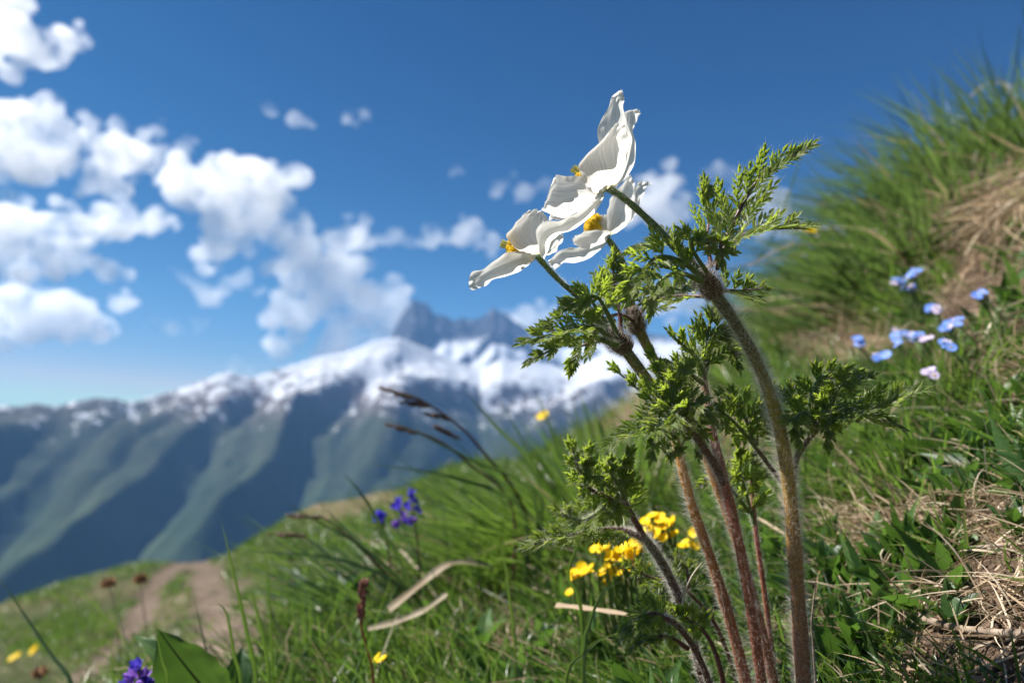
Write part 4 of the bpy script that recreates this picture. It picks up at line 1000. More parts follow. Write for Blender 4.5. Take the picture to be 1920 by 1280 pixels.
# small broad leaves of the ground cover
def broadleaves(name, roots, lean, L, wd, mat, tint, seg=5):
    n_ = len(roots); lean = lean/np.linalg.norm(lean, axis=1)[:, None]
    t = np.linspace(0, 1, seg+1); prof = np.sin(np.pi*np.clip(t*.93+.05, 0, 1)**.8)*(1-t**6); prof[0] = .25
    bd = rng.normal(size=(n_, 3)); bd[:, 2] = -abs(bd[:, 2])
    c = roots[:, None, :]+L[:, None, None]*(lean[:, None, :]*t[None, :, None]+bd[:, None, :]*.16*(t**2)[None, :, None])
    s_ = np.cross(lean, rng.normal(size=(n_, 3))); s_ /= np.linalg.norm(s_, axis=1)[:, None]; nn = np.cross(s_, lean)
    w = wd[:, None, None]*.5*prof[None, :, None]
    V = np.stack([c-s_[:, None]*w+nn[:, None]*w*.4, c, c+s_[:, None]*w+nn[:, None]*w*.4], 2).reshape(-1, 3)
    b0 = (np.arange(n_)*(seg+1)*3)[:, None]; q = b0+np.arange(seg)[None, :]*3
    F = np.concatenate([np.stack([q, q+1, q+4, q+3], -1).reshape(-1, 4), np.stack([q+1, q+2, q+5, q+4], -1).reshape(-1, 4)])
    me = mesh_np(name, V, F, attrs={'tint': np.repeat(np.clip(tint, 0, 1), (seg+1)*3)})
    return link(name, me, None, mat)
def acc_herb(x, y, z, qx, qy, d):
    c = fbm(qx/90+9, qy/90, 3); s_, d_ = cover(x, y, z)
    return (rng.random(len(x)) < np.clip(c*2.2+.25, .03, 1)*(1-d_*.8)*(1-s_*.75))
r = sample_roots(6500, .3, 1.6, accept=acc_herb)
r = np.repeat(r, 3, 0) + rng.normal(size=(len(r)*3, 3))*np.array([.003, .003, .001])
L = keep_low(r, rng.gamma(5, .0032, len(r))+.005)
stuff(broadleaves('ground_cover_leaves', r, leanv(len(r), .55, np.array([-.3, -.2, .8])), L, L*rng.uniform(.18, .36, len(r)), M['herb'], rng.normal(.58, .24, len(r))), 'low ground cover of small green leaves')
# soil clods and pebbles
def acc_soil(x, y, z, qx, qy, d):
    s_, d_ = cover(x, y, z); return rng.random(len(x)) < s_+.04
r = sample_roots(9000, .2, 1.3, accept=acc_soil)
bm = bmesh.new(); bmesh.ops.create_icosphere(bm, subdivisions=1, radius=1); tv = np.array([tuple(v.co) for v in bm.verts]); tf = np.array([[v.index for v in f.verts] for f in bm.faces]); bm.free()
sz = rng.gamma(1.0, .0006, len(r))+.0003
sc = sz[:, None, None]*rng.uniform(.6, 1.3, (len(r), 1, 3))*rng.uniform(.75, 1.25, (len(r), len(tv), 1))
V = (tv[None]*sc + r[:, None, :] + np.array([0, 0, .0005])).reshape(-1, 3); F = (tf[None]+(np.arange(len(r))*len(tv))[:, None, None]).reshape(-1, 3)
stuff(link('soil_clods', mesh_np('soil_clods', V, F, smooth=False), None, M['clod']), 'crumbs of dry brown soil on the bare patches')

# =================================================================== TUFTS (things)
def tuft(root, n_, L, spread, label, base=(-.5, -.1, .85), mat='bluegrass', width=.003, named=8, bend=(.1, .6), radius=.03, group='grass tufts', name='grass_tuft', dry=0.12, tint=.5):
    root = Vector(root)
    t = empty(name, root, label, 'grass tuft', group)
    a = rng.random(n_)*6.283; q = np.sqrt(rng.random(n_))
    rt = np.array(root)+np.stack([np.cos(a)*q*radius, np.sin(a)*q*radius, np.zeros(n_)], 1)
    rt[:, 2] = H(rt[:, 0], rt[:, 1])-.002
    ln = np.array(base)+np.stack([np.cos(a)*q, np.sin(a)*q, np.zeros(n_)], 1)*spread+rng.normal(size=(n_, 3))*.12
    LL = L*rng.uniform(.45, 1.1, n_); bd = np.stack([np.cos(a)*q-.5, np.sin(a)*q, -.6*np.ones(n_)], 1)
    k = named
    for i in range(k):
        o = blades('blade', rt[i:i+1], ln[i:i+1], LL[i:i+1]*1.05, np.array([width*1.15]), M[mat], np.array([random.uniform(*bend)]), 8, np.array([random.gauss(tint, .15)]), t, bd[i:i+1])
    nd = int(n_*dry)
    o = blades('blades', rt[k:n_-nd], ln[k:n_-nd], LL[k:n_-nd], width*rng.uniform(.6, 1.1, n_-k-nd), M[mat], rng.uniform(*bend, n_-k-nd), 6, rng.normal(tint, .17, n_-k-nd), t, bd[k:n_-nd]); o['kind'] = 'stuff'
    if nd:
        o = blades('dead_blades', rt[n_-nd:], ln[n_-nd:], LL[n_-nd:], width*rng.uniform(.6, 1.1, nd), M['dry'], rng.uniform(.3, 1, nd), 6, None, t, bd[n_-nd:]); o['kind'] = 'stuff'
    return t
def gp(px, d):
    """ground point in the direction px at forward distance d"""
    x = (px-960)/FPX*d; return Vector((x, d, float(H(x, d))))
tuft(gp(1070, .74), 420, .20, .75, 'big dense sedge tuft left of the pasqueflower stems, blades fanning out to the upper left', (-.62, .05, .72), 'grass', .0032, 16, (.05, .5), .07, 'grass tufts on the slope', dry=.06, tint=.42)
tuft(gp(1000, .84), 300, .18, .7, 'green tuft in front of the snowy ridge, under the dark sedge spikes', (-.5, .1, .8), 'grass', .0030, 10, (.05, .5), .08, 'grass tufts on the slope', dry=.08, tint=.55)
tuft(gp(1110, .80), 300, .17, .7, 'bright sunlit tuft at the left of the silvery leaf', (-.45, .0, .85), 'grass', .0034, 12, (.0, .5), .08, 'grass tufts on the slope', dry=.05, tint=.72)
tuft(gp(905, .76), 260, .12, .7, 'bright tuft to the right of the deep blue flowers', (-.45, .0, .85), 'grass', .0032, 12, (.0, .5), .08, 'grass tufts on the slope', dry=.05, tint=.7)
tuft(gp(1160, .95), 260, .17, .7, 'bright tuft behind the silvery leaf', (-.35, .0, .9), 'grass', .0032, 10, (.0, .5), .08, 'grass tufts on the slope', dry=.1, tint=.7)
tuft(GP(1130, 800), 220, .10, .6, 'light green tuft behind the plant, near the single yellow flower', (-.3, .1, .9), 'grass', .0030, 8, (.05, .6), .07, 'grass tufts on the slope', tint=.6)
tuft(GP(760, 1160), 130, .17, .55, 'dark tuft sending slanting blades up left across the dirt track edge', (-.85, .2, .55), 'bluegrass', .0034, 12, (.0, .3), .05, 'grass tufts on the slope', tint=.4)
tuft(GP(560, 1260), 120, .085, .8, 'fine upright grass tuft beside the broad ribbed leaf', (-.12, -.1, .95), 'grass', .0022, 12, (.0, .4), .06, 'grass tufts on the slope', tint=.5)
tuft(GP(700, 1250), 140, .060, .8, 'short leafy tuft around the reddish grass spikelet', (-.25, -.1, .9), 'grass', .0024, 8, (.1, .6), .07, 'grass tufts on the slope', tint=.6)
tuft(GP(880, 1130), 160, .065, .8, 'tuft below the bent bleached straw', (-.35, -.1, .9), 'grass', .0026, 8, (.1, .6), .08, 'grass tufts on the slope', tint=.4)
tuft(GP(1640, 900), 260, .065, .8, 'loose grass tuft on the slope right of the thick hairy stem', (-.5, -.2, .75), 'grass', .0018, 10, (.1, .8), .08, 'grass tufts on the slope', tint=.5)
tuft(GP(1560, 1240), 130, .036, .6, 'dark short tuft at the foot of the thick hairy stem', (-.1, -.1, .9), 'bluegrass', .0013, 8, (.1, .7), .025, 'grass tufts on the slope', tint=.5)
tuft(GP(1460, 560), 240, .16, .6, 'tuft rising behind the top leaves toward the blue sky', (-.55, .0, .8), 'grass', .0042, 8, (.0, .5), .10, 'grass tufts on the slope', tint=.5)
tuft(GP(1400, 690), 240, .10, .7, 'tuft between the thick stem and the light blue flowers', (-.4, .0, .85), 'grass', .0034, 8, (.0, .6), .10, 'grass tufts on the slope', tint=.5)
tuft(GP(1700, 780), 200, .07, .8, 'leafy tuft just below the light blue flowers', (-.45, -.2, .8), 'grass', .0026, 8, (.1, .7), .07, 'grass tufts on the slope', tint=.55)
for (px, d, L_, w_, lab) in ((1655, 1.05, .19, .005, 'nearest tall tuft of the bank, left of the others and leaning out over blue sky'), (1735, 1.0, .17, .005, 'near tuft growing straight out of the hanging dead grass'), (1825, 1.0, .19, .005, 'near dark tuft above the leafy plant on the bank'), (1560, 1.25, .20, .0042, 'lowest dark tuft on the skyline of the bank'), (1680, 1.30, .27, .0044, 'tall spiky tuft on the skyline with blades leaning left'), (1760, 1.25, .27, .0044, 'dense tuft in the middle of the bank skyline'),
                      (1840, 1.20, .27, .0044, 'dark tuft high on the bank with brownish tips'), (1910, 1.15, .28, .0042, 'highest tuft, cut by the right edge of the photo'), (1990, 1.05, .26, .0042, 'tuft mostly outside the right edge of the photo'), (1620, 1.45, .22, .0042, 'blurred tuft behind the spiky one on the bank skyline'), (1790, 1.5, .28, .0044, 'tuft on the back of the bank, tips against deep blue sky')):
    tuft(gp(px, d), 230, L_*1.1, 1.05, lab, (-.55, .0, .72), 'bluegrass', w_*1.1, 14, (.0, .5), .08, 'grass tufts on the bank skyline', tint=.5, dry=.07)
# =================================================================== SINGLE BLADES, STRAWS, TWIGS
def bl(pts, w, mat, label, cat='grass blade', name='tall_grass', tint=.55, group='single grass blades'):
    pw = [P(*q) for q in pts]
    g = Vector((pw[0].x, pw[0].y, float(H(pw[0].x, pw[0].y))))
    if (g-pw[0]).length < .25 and g.z < pw[0].z: pw = [g]+pw
    o = one_blade(name, pw, w, M[mat], None, tint); tag(o, label, cat, group); return o
bl([(482, 1290, .36), (462, 1180, .36), (440, 1080, .36), (413, 968, .36)], .0024, 'grass', 'tall upright grass blade pointing at the dark forest, highest of the blades at lower left')
bl([(505, 1290, .38), (495, 1200, .38), (478, 1130, .38), (470, 1100, .38)], .0022, 'grass', 'shorter upright blade just right of the tall upright blade')
bl([(512, 1290, .42), (508, 1180, .42), (500, 1060, .42), (498, 1040, .42)], .0018, 'grass', 'thin straight blade further right of the tall upright blade')
bl([(452, 1290, .36), (440, 1230, .36), (425, 1150, .36), (404, 1128, .36)], .0020, 'grass', 'bent blade crossing the right wheel track')
bl([(315, 1300, .34), (305, 1240, .34), (296, 1200, .34), (290, 1183, .34)], .0013, 'grass', 'thin bright blade in front of the broad ribbed leaf')
bl([(140, 1300, .42), (95, 1225, .43), (45, 1150, .44), (-6, 1075, .45)], .0026, 'bluegrass', 'dark diagonal blade in the bottom left corner', tint=.4)
bl([(212, 1300, .50), (210, 1240, .50), (206, 1190, .50)], .0020, 'grass', 'short blurred blade standing before the left wheel track')
bl([(1090, 1150, .34), (1065, 1080, .34), (1085, 1020, .34), (1095, 1005, .34)], .0020, 'grass', 'blade curving up to the tip of the silvery leaf', tint=.7)
bl([(1095, 1230, .30), (1105, 1170, .30), (1130, 1110, .30), (1170, 1086, .30)], .0018, 'bluegrass', 'arched blue-green blade below the yellow flowers')
bl([(1060, 1280, .30), (1095, 1225, .30), (1130, 1195, .30), (1180, 1184, .30)], .0018, 'grass', 'arched pale green blade left of the lowest leaf shoot', tint=.8)
bl([(965, 1200, .42), (955, 1120, .42), (948, 1060, .42), (935, 1010, .42)], .0022, 'grass', 'pale upright blade before the dark hollow', tint=.85)
bl([(1925, 905, .50), (1880, 880, .50), (1840, 862, .50), (1790, 850, .50)], .0030, 'grass', 'dark green blade entering from the right edge above the shade', tint=.4)
bl([(1925, 1075, .34), (1900, 1065, .34), (1870, 1052, .34), (1848, 1038, .34)], .0026, 'grass', 'bright green blade at the right edge over the shaded soil', tint=.65)
bl([(1930, 1092, .35), (1900, 1086, .35), (1870, 1072, .35), (1845, 1062, .35)], .0026, 'herb', 'wider dull blade right beneath the bright one at the right edge', tint=.5)
bl([(1560, 1060, .38), (1552, 1010, .38), (1540, 960, .38), (1534, 940, .38)], .0015, 'grass', 'thin bright blade right of the thick stem', tint=.7)
bl([(1735, 1300, .22), (1715, 1250, .22), (1695, 1220, .22), (1678, 1190, .22)], .0008, 'grass', 'thin green blade crossing the twig at bottom right', tint=.6)
bl([(1330, 540, 1.1), (1430, 480, 1.1), (1500, 300, 1.05), (1500, 290, 1.05)], .0034, 'bluegrass', 'long lone blade rising into the sky beside the top leaf tip', tint=.45)
bl([(1720, 600, .8), (1640, 520, .8), (1580, 450, .8), (1545, 400, .8)], .0042, 'bluegrass', 'broad diagonal blade left of the light blue flowers', tint=.5)
bl([(1700, 560, .85), (1660, 500, .85), (1635, 440, .85), (1600, 410, .85)], .0042, 'bluegrass', 'blade crossing the hanging dead grass', tint=.5)
bl([(1720, 590, .75), (1600, 545, .75), (1500, 515, .75), (1400, 500, .75)], .0040, 'grass', 'long near-horizontal blade behind the top leaf whorl', tint=.4)
bl([(1600, 760, .6), (1575, 700, .6), (1555, 640, .6), (1540, 600, .6)], .0030, 'grass', 'dark blade left of the lowest light blue flower', tint=.4)

def straw(pts, w, label, mat='straw', name='dead_straw', cat='straw', group='dead straws on the ground', taper=.6):
    pw = [P(*q) if len(q) == 3 else GP(q[0], q[1], .006) for q in pts]
    path = catmull(pw, 26); t = np.linspace(0, 1, 26)
    if mat in ('straw', 'dry') and w > .0015:        # a withered flat blade
        o = one_blade(name, [Vector(q) for q in path[::3]]+[Vector(path[-1])], w*.95, M['dry'], None, random.uniform(.4, .75), .2, lambda t_: (.7+.3*np.sin(t_*9+w*3000)**2)*np.clip(1.25-t_*.6, 0, 1)*np.where(t_ > .97, .4, 1), normal=(.1, -.7, .6))
        tag(o, label, cat, group); return o
    rad = w*.5*(1-(1-taper)*t)*(1+.12*np.sin(t*31))
    o = tube(name, path, rad, M[mat], None, 7)
    # flattened like a withered blade: a crease along one side
    tag(o, label, cat, group); return o
straw([(728, 1142, .52), (775, 1105, .53), (830, 1062, .55), (870, 1052, .57), (925, 1062, .6)], .0066, 'long bleached straw bent in the middle, left of the yellow flowers')
straw([(690, 1178, .48), (750, 1162, .49), (800, 1140, .50), (838, 1112, .51)], .0052, 'curved straw under the bent one')
straw([(1042, 1134, .38), (1085, 1138, .37), (1130, 1144, .36), (1185, 1152, .35)], .0036, 'straw lying left of the lowest leaf shoot')
straw([(1278, 1142, .240), (1284, 1110, .239), (1298, 1078, .238), (1316, 1054, .237)], .0009, 'short hooked golden straw in front of the stems', 'straw', taper=.3)
straw([(1420, 970, .42), (1445, 985, .41), (1475, 1003, .40)], .0030, 'short piece of straw between the red-brown and thick stems')
straw([(1690, 1170), (1740, 1190), (1800, 1208), (1870, 1218), (1960, 1224)], .0034, 'thick grey twig lying on the shaded soil at bottom right', 'twig', 'fallen_twig', 'twig', 'twigs on the soil', .9)
straw([(1600, 1098), (1660, 1078), (1740, 1060), (1840, 1052), (1950, 1046)], .0026, 'long grey stalk crossing the shaded hollow at right', 'twig', 'fallen_twig', 'twig', 'twigs on the soil')
straw([(1820, 1100), (1860, 1108), (1900, 1120), (1960, 1132)], .0022, 'pale brown stalk running out at the right edge above the thick twig', 'straw', taper=.9)
straw([(1760, 1155), (1800, 1135), (1850, 1118)], .0014, 'thin twig slanting above the thick grey twig', 'twig', 'fallen_twig', 'twig', 'twigs on the soil')
straw([(1530, 1290, .262), (1524, 1200, .262), (1522, 1160, .262), (1530, 1090, .264)], .0010, 'thin dry stalk standing close right of the thick stem', 'twig', 'dry_stalk', 'stalk', 'twigs on the soil')
straw([(1770, 555), (1800, 525), (1830, 498), (1850, 478)], .0058, 'grey straw propped over the bare soil at right', 'straw')
straw([(1800, 508), (1840, 518), (1880, 532)], .0042, 'straw crossing the propped grey straw', 'straw')
straw([(1560, 900), (1600, 880), (1640, 868), (1700, 850)], .0018, 'thin straw in the grass right of the arching leaf shoot', 'straw')
straw([(1820, 180, 1.15), (1850, 158, 1.12), (1890, 160, 1.1), (1935, 178, 1.08)], .006, 'bleached arching blade on the bank skyline at the right edge', 'dry')
straw([(1790, 240, 1.1), (1815, 255, 1.1), (1850, 262, 1.1), (1880, 268, 1.1)], .0055, 'pale bent straw in the bank grass below the arching blade', 'dry')
straw([(1490, 455, .8), (1455, 470, .8), (1400, 500, .8)], .0020, 'thin pale stalk beneath the orange-yellow flower', 'straw')

def reed(pts, w, mat): return catmull([P(*q) for q in pts], 24)
def to_ground(p):
    p = Vector(p); return Vector((p.x+.0, p.y, float(H(p.x, p.y))))
# reddish grass spikelet
g0 = to_ground(P(702, 1290, .40)); t = empty('grass_spikelet', g0, 'reddish grass spikelet on a slim stalk at the bottom, among green blades', 'grass spike', 'grass spikes')
pth = catmull([g0, P(700, 1275, .40), P(690, 1220, .40), P(678, 1175, .40), P(678, 1120, .40), P(684, 1085, .40)], 40)
tube('stalk', pth, np.linspace(.0010, .0005, 40), M['stem_red'], t, 7)
bm = bmesh.new()
for i in range(54):
    s_ = random.uniform(.66, 1); k = int(s_*38); c = Vector(pth[k]); tg = (Vector(pth[k+1])-c).normalized(); a = random.random()*6.28
    o_ = tg.orthogonal().normalized(); dr = (Matrix.Rotation(a, 3, tg) @ o_); dq = (dr*.35+tg).normalized()
    bmesh.ops.create_icosphere(bm, subdivisions=1, radius=1, matrix=Matrix.Translation(c+dr*.0014+dq*.001) @ dq.to_track_quat('Z', 'Y').to_matrix().to_4x4() @ Matrix.Diagonal((.0009, .0007, .0028, 1)))
me = bpy.data.meshes.new('spikelets'); bm.to_mesh(me); bm.free(); link('spikelets', me, t, M['pinkspike'])['kind'] = 'stuff'
# dark sedge spikes
def sedge(pts, spikes, label):
    g0 = to_ground(P(*pts[0])); pp = [g0]+[P(*q) for q in pts]
    t = empty('sedge_stalk', g0, label, 'sedge', 'dark sedge spikes')
    pth = catmull(pp, 40); tube('stalk', pth, np.linspace(.0016, .0007, 40), M['darkspike'] if False else M['stem_plum'], t, 6)
    for (a_, b_) in spikes:
        p0, p1 = P(*a_), P(*b_); bm = bmesh.new(); ax = (p1-p0); L_ = ax.length; ax.normalize()
        for i in range(46):
            s_ = random.random(); c = p0+(p1-p0)*s_; dr = Matrix.Rotation(random.random()*6.28, 3, ax) @ ax.orthogonal().normalized(); dq = (dr*.4+ax).normalized()
            w = .0014*(math.sin(math.pi*min(1, s_*.9+.1))+.25)
            bmesh.ops.create_icosphere(bm, subdivisions=1, radius=1, matrix=Matrix.Translation(c+dr*w*.7) @ dq.to_track_quat('Z', 'Y').to_matrix().to_4x4() @ Matrix.Diagonal((.0010, .0008, .0034, 1)))
        me = bpy.data.meshes.new('spike'); bm.to_mesh(me); bm.free(); link('spike', me, t, M['darkspike'])
sedge([(985, 960, .62), (900, 840, .60), (850, 790, .60), (780, 745, .60), (712, 727, .60)], [((800, 757, .60), (712, 727, .60)), ((805, 762, .60), (742, 752, .60)), ((846, 786, .60), (798, 775, .60))], 'sedge stalk with the uppermost dark brown spikes in front of the snowy ridge')
sedge([(960, 950, .62), (880, 870, .62), (830, 830, .62), (770, 805, .62), (725, 795, .62)], [((780, 812, .62), (724, 795, .62)), ((862, 822, .60), (812, 798, .60))], 'sedge stalk with two dark spikes just below the uppermost ones')
sedge([(760, 1120, .62), (690, 1040, .62), (640, 995, .62), (600, 968, .62), (555, 968, .62)], [((600, 970, .62), (540, 966, .62)), ((572, 1004, .62), (505, 1000, .62))], 'sedge stalk with dark spikes against the tan slope left of the blue flowers')
# tall slanting blades around them
for (pts, lab) in (([(1010, 900, .62), (930, 800, .6), (870, 730, .6)], 'long blade slanting up between the dark spikes and the ridge'), ([(1000, 930, .6), (880, 860, .58), (720, 780, .58)], 'long drooping blade beneath the dark spikes'), ([(980, 960, .6), (850, 895, .58), (680, 868, .58)], 'nearly level blade reaching left over the forest slope'),
                   ([(800, 1150, .55), (700, 1040, .55), (520, 935, .55)], 'thick dark blade slanting up left over the tan slope'), ([(780, 1120, .55), (640, 1050, .55), (430, 1030, .55)], 'thin blade reaching left toward the dirt track'), ([(790, 1140, .55), (700, 960, .55), (640, 880, .56)], 'blade rising steeply beside the blue flowers')):
    bl(pts, .0040, 'bluegrass', lab, group='long slanting blades', tint=.4)

# =================================================================== BROAD LEAVED HERBS
def bigleaf(root, tip, width, normal, parent=None, tint=.5, name='leaf', midrib=True, ribs=True, arch=.15, label=None):
    root = Vector(root); tip = Vector(tip); ax = tip-root; L_ = ax.length; nr = Vector(normal).normalized(); nr = (nr-ax.normalized()*nr.dot(ax.normalized())).normalized(); sd_ = ax.normalized().cross(nr)
    nu, nv = 17, 22; V = []
    for k in range(nv):
        v = k/(nv-1); w = width*.5*(math.sin(math.pi*min(1, v*.92+.04)**.85)**.9*(1-v**9)+.05*(v < .1))
        for j in range(nu):
            u = j/(nu-1)*2-1
            c = root+ax*v+nr*(arch*L_*math.sin(math.pi*v*.9)) + sd_*u*w*(1+.04*math.sin(v*37+u)) + nr*(abs(u)*w*.45 + (.016*L_*math.cos(u*16) if ribs else 0)*(1-v)*.9 + .012*L_*math.sin(v*23+u*3)*abs(u)**2)
            V.append(tuple(c))
    F = [(k*nu+j, k*nu+j+1, (k+1)*nu+j+1, (k+1)*nu+j) for k in range(nv-1) for j in range(nu-1)]
    me = mesh_np(name, V, F, attrs={'tint': np.full(len(V), tint)})
    o = link(name, me, parent, M['herb'])
    if midrib:
        pth = [root+ax*v+nr*(arch*L_*math.sin(math.pi*v*.9))-nr*.0004 for v in np.linspace(0, .97, 16)]
        tube('midrib', catmull(pth, 20), np.linspace(.0009, .0003, 20)*min(1.2, L_/.06+.3), M['stem_plum'] if midrib == 'red' else M['stem_green'], o, 6)
    if label: o['label'] = label
    return o
g0 = to_ground(P(420, 1330, .38)); t = empty('broadleaf_plant', g0, 'plant with a broad ribbed dark green leaf and red midrib at the bottom left', 'plant', 'broad-leaved plants')
bigleaf(P(425, 1335, .37), P(296, 1176, .36), .034, (-.25, -.9, .5), t, .30, midrib='red', arch=.04)
bigleaf(P(400, 1335, .41), P(246, 1190, .42), .016, (.3, -.6, .7), t, .75, arch=.12)
bigleaf(P(440, 1330, .40), P(455, 1210, .42), .016, (.3, -.9, .3), t, .4, arch=.1)
def herb(px, py, n_, L_, w_, label, spread=.8, base=(-.2, -.15, .8), tint=.5, name='broadleaf_plant', d=None, names='leaf'):
    g = GP(px, py) if d is None else gp(px, d)
    t = empty(name, g, label, 'plant', 'broad-leaved plants')
    for i in range(n_):
        a = 6.283*i/n_+random.uniform(-.4, .4); dr = Vector(base)+Vector((math.cos(a), math.sin(a), random.uniform(-.1, .3)))*spread; dr.normalize()
        l = L_*random.uniform(.65, 1.1); nr = Vector((0, 0, 1))+Vector((-math.cos(a), -math.sin(a), 0))*.6
        bigleaf(g+dr*l*.08, g+dr*l, l*w_, nr, t, min(1, max(0, random.gauss(tint, .14))), midrib=False, arch=random.uniform(.03, .2), ribs=False)
    return t
herb(640, 1180, 7, .075, .30, 'plant with upright oval leaves between the track edge and the bleached straws')
herb(560, 1170, 6, .065, .28, 'pale leafy plant at the edge of the track, left of the oval-leaved one', tint=.8)
herb(720, 1080, 6, .075, .28, 'tall-leaved plant right under the deep blue flowers')
herb(1100, 1200, 6, .034, .36, 'low plant with spoon-shaped leaves below the yellow flowers, at left', tint=.45)
herb(1020, 1240, 6, .034, .36, 'low rosette of dark leaves at the bottom, left of the lowest leaf shoot', tint=.35)
herb(1180, 1275, 5, .022, .36, 'small leafy plant at the bottom edge under the lowest leaf shoot', tint=.6)
herb(905, 1245, 6, .040, .3, 'yellow-green plantlet on the bottom edge in the middle', tint=.7)
herb(1555, 1130, 4, .040, .34, 'plant with one upright dark leaf right of the thick stem foot', tint=.3, base=(0, -.1, .9), spread=.35)
herb(1800, 850, 6, 0.0341, .30, 'plant with long grey-green leaves on the shaded slope at right', tint=.6)
herb(1770, 930, 5, 0.0248, .34, 'plant with flat pale leaves above the dark hollow', tint=.75)
herb(1880, 780, 6, 0.0330, .36, 'plant with large light green leaves at the right edge', tint=.75)
herb(1900, 460, 6, 0.0440, .40, 'leafy plant on top of the bare soil near the right edge', tint=.5)
herb(1780, 500, 6, 0.0275, .36, 'small plant at the lower lip of the hanging dead grass', tint=.45)
herb(1800, 690, 8, 0.0303, .34, 'bushy plant right of the light blue flowers', tint=.65)
herb(1700, 700, 8, 0.0275, .30, 'plant with narrow leaves among the light blue flowers', tint=.5)
herb(1860, 650, 7, 0.0275, .34, 'light green plant bordering the bare brown soil', tint=.7)
herb(1790, 1190, 6, .020, .36, 'tiny green plant beside the thick grey twig', tint=.45)
herb(1900, 1010, 6, 0.0193, .30, 'dark green plant in the shade of the bank at right', tint=.25)
herb(1040, 1090, 5, .055, .5, 'blurred plant with a rounded bright leaf left of the yellow flowers', tint=.6)
# small toothed rosettes with fern-like leaf on the soil
t = empty('yarrow_leaf', GP(1690, 1210), 'small fern-like leaf standing on the soil at bottom right', 'leaf', 'broad-leaved plants')
leaf(t, [(1672, 1215, .262), (1690, 1190, .262), (1715, 1165, .262), (1750, 1132, .262)], .0030, 9, .1, (0, -.8, .6), 200, .45, .1, .0, .0, 'stem_green', .0005, 0, ang=(60, 45))

# =================================================================== FLOWERS
def disc_flower(bm, c, axis, R, npet, cup=.25, wid=.8, petseg=3):
    ax = Vector(axis).normalized(); u = ax.orthogonal().normalized(); w = ax.cross(u); a0 = random.random()*6.28
    for k in range(npet):
        a = a0+6.283*k/npet; dr = u*math.cos(a)+w*math.sin(a); sd_ = ax.cross(dr); hw = R*math.sin(math.pi/npet)*wid
        rows = []
        for (t_, ww) in ((.08, .25), (.5, .95), (.82, 1.0), (1.0, .45)):
            cc = c+dr*R*t_+ax*R*cup*t_*t_
            rows.append([bm.verts.new(cc-sd_*hw*ww+ax*R*.05*ww), bm.verts.new(cc), bm.verts.new(cc+sd_*hw*ww+ax*R*.05*ww)])
        for i in range(3):
            for j in range(2): bm.faces.new((rows[i][j], rows[i][j+1], rows[i+1][j+1], rows[i+1][j]))
def head(name, c, axis, R, npet, mat, parent, cup=.25, wid=.8, extra=0):
    bm = bmesh.new(); disc_flower(bm, Vector(c), axis, R, npet, cup, wid)
    me = bpy.data.meshes.new(name); bm.to_mesh(me); bm.free(); me.polygons.foreach_set('use_smooth', np.ones(len(me.polygons), bool))
    return link(name, me, parent, M[mat])
def flowers(name, label, cat, spots, R, npet, mat, group, centre='stamen', cup=.25, wid=.85, root=None, axis=(-.5, -.3, .8), stalk=.0008, mats=None, stem='stem_green', sp=0):
    """spots: (px,py,depth) of flower heads; one plant"""
    def before(q):       # keep each head in front of the slope behind it
        g = G(q[0], q[1])
        return q[2] if g is None else min(q[2], .74*proj(g.x, g.y, g.z)[2])
    R = R*before(spots[0])/spots[0][2]
    pts = [P(q[0], q[1], before(q)) for q in spots]
    if root is None:
        m_ = sum(pts, Vector())/len(pts); root = to_ground(m_+Vector((.01, 0, 0)))
    t = empty(name, root, label, cat, group)
    for i, p in enumerate(pts):
        ax = Vector(axis)+Vector((random.gauss(0, .3), random.gauss(0, .3), random.gauss(0, .2)))
        mm = mats[i % len(mats)] if mats else mat
        h = head('flower_head', p, ax, R*random.uniform(.85, 1.1), npet, mm, t, cup, wid)
        if centre:
            bm = bmesh.new(); bmesh.ops.create_icosphere(bm, subdivisions=2, radius=R*.2, matrix=Matrix.Translation(p+ax.normalized()*R*.08))
            me = bpy.data.meshes.new('flower_centre'); bm.to_mesh(me); bm.free(); link('flower_centre', me, h, M[centre])
        mid = (p+root)/2+Vector((random.gauss(0, .004), random.gauss(0, .004), .003)); path = catmull([root, mid, p], 14)
        tube('stalk', path, np.linspace(stalk, stalk*.6, 14), M[stem], t, 6)
    return t
def cluster(cx, cy, d, n_, rx, ry, dz=.012): return [(cx+random.uniform(-rx, rx), cy+random.uniform(-ry, ry), d+random.uniform(-dz, dz)) for _ in range(n_)]
yg = 'yellow flower plants'
flowers('yellow_flower', 'top bunch of yellow flowers, just left of the orange-brown stem', 'flower', cluster(1236, 988, .40, 24, 30, 22), .0032, 5, 'yellow', yg, wid=1.0)
flowers('yellow_flower', 'middle bunch of yellow flowers, behind the plum leaf stalk', 'flower', cluster(1165, 1030, .40, 20, 28, 18), .0032, 5, 'yellow', yg, wid=1.0)
flowers('yellow_flower', 'yellow flowers on the left of the bunches, close under the silvery leaf', 'flower', cluster(1125, 1024, .40, 6, 14, 8), .0031, 5, 'yellow', yg, wid=1.0)
flowers('yellow_flower', 'lowest left bunch of yellow flowers', 'flower', cluster(1092, 1072, .40, 9, 20, 10), .0032, 5, 'yellow', yg, wid=1.0)
flowers('yellow_flower', 'yellow flowers hanging low under the middle bunch', 'flower', cluster(1150, 1075, .40, 12, 22, 18), .0031, 5, 'yellow', yg, wid=1.0)
flowers('yellow_flower', 'yellow flowers between the orange-brown stem and the plum leaf stalk', 'flower', cluster(1200, 1042, .40, 10, 16, 22), .0031, 5, 'yellow', yg, wid=1.0)
flowers('yellow_flower', 'right pair of yellow flowers, between two hairy stems', 'flower', [(1285, 1018, .43), (1281, 1024, .435), (1302, 998, .44), (1303, 1020, .44)], .0038, 5, 'yellow', yg, wid=1.0)
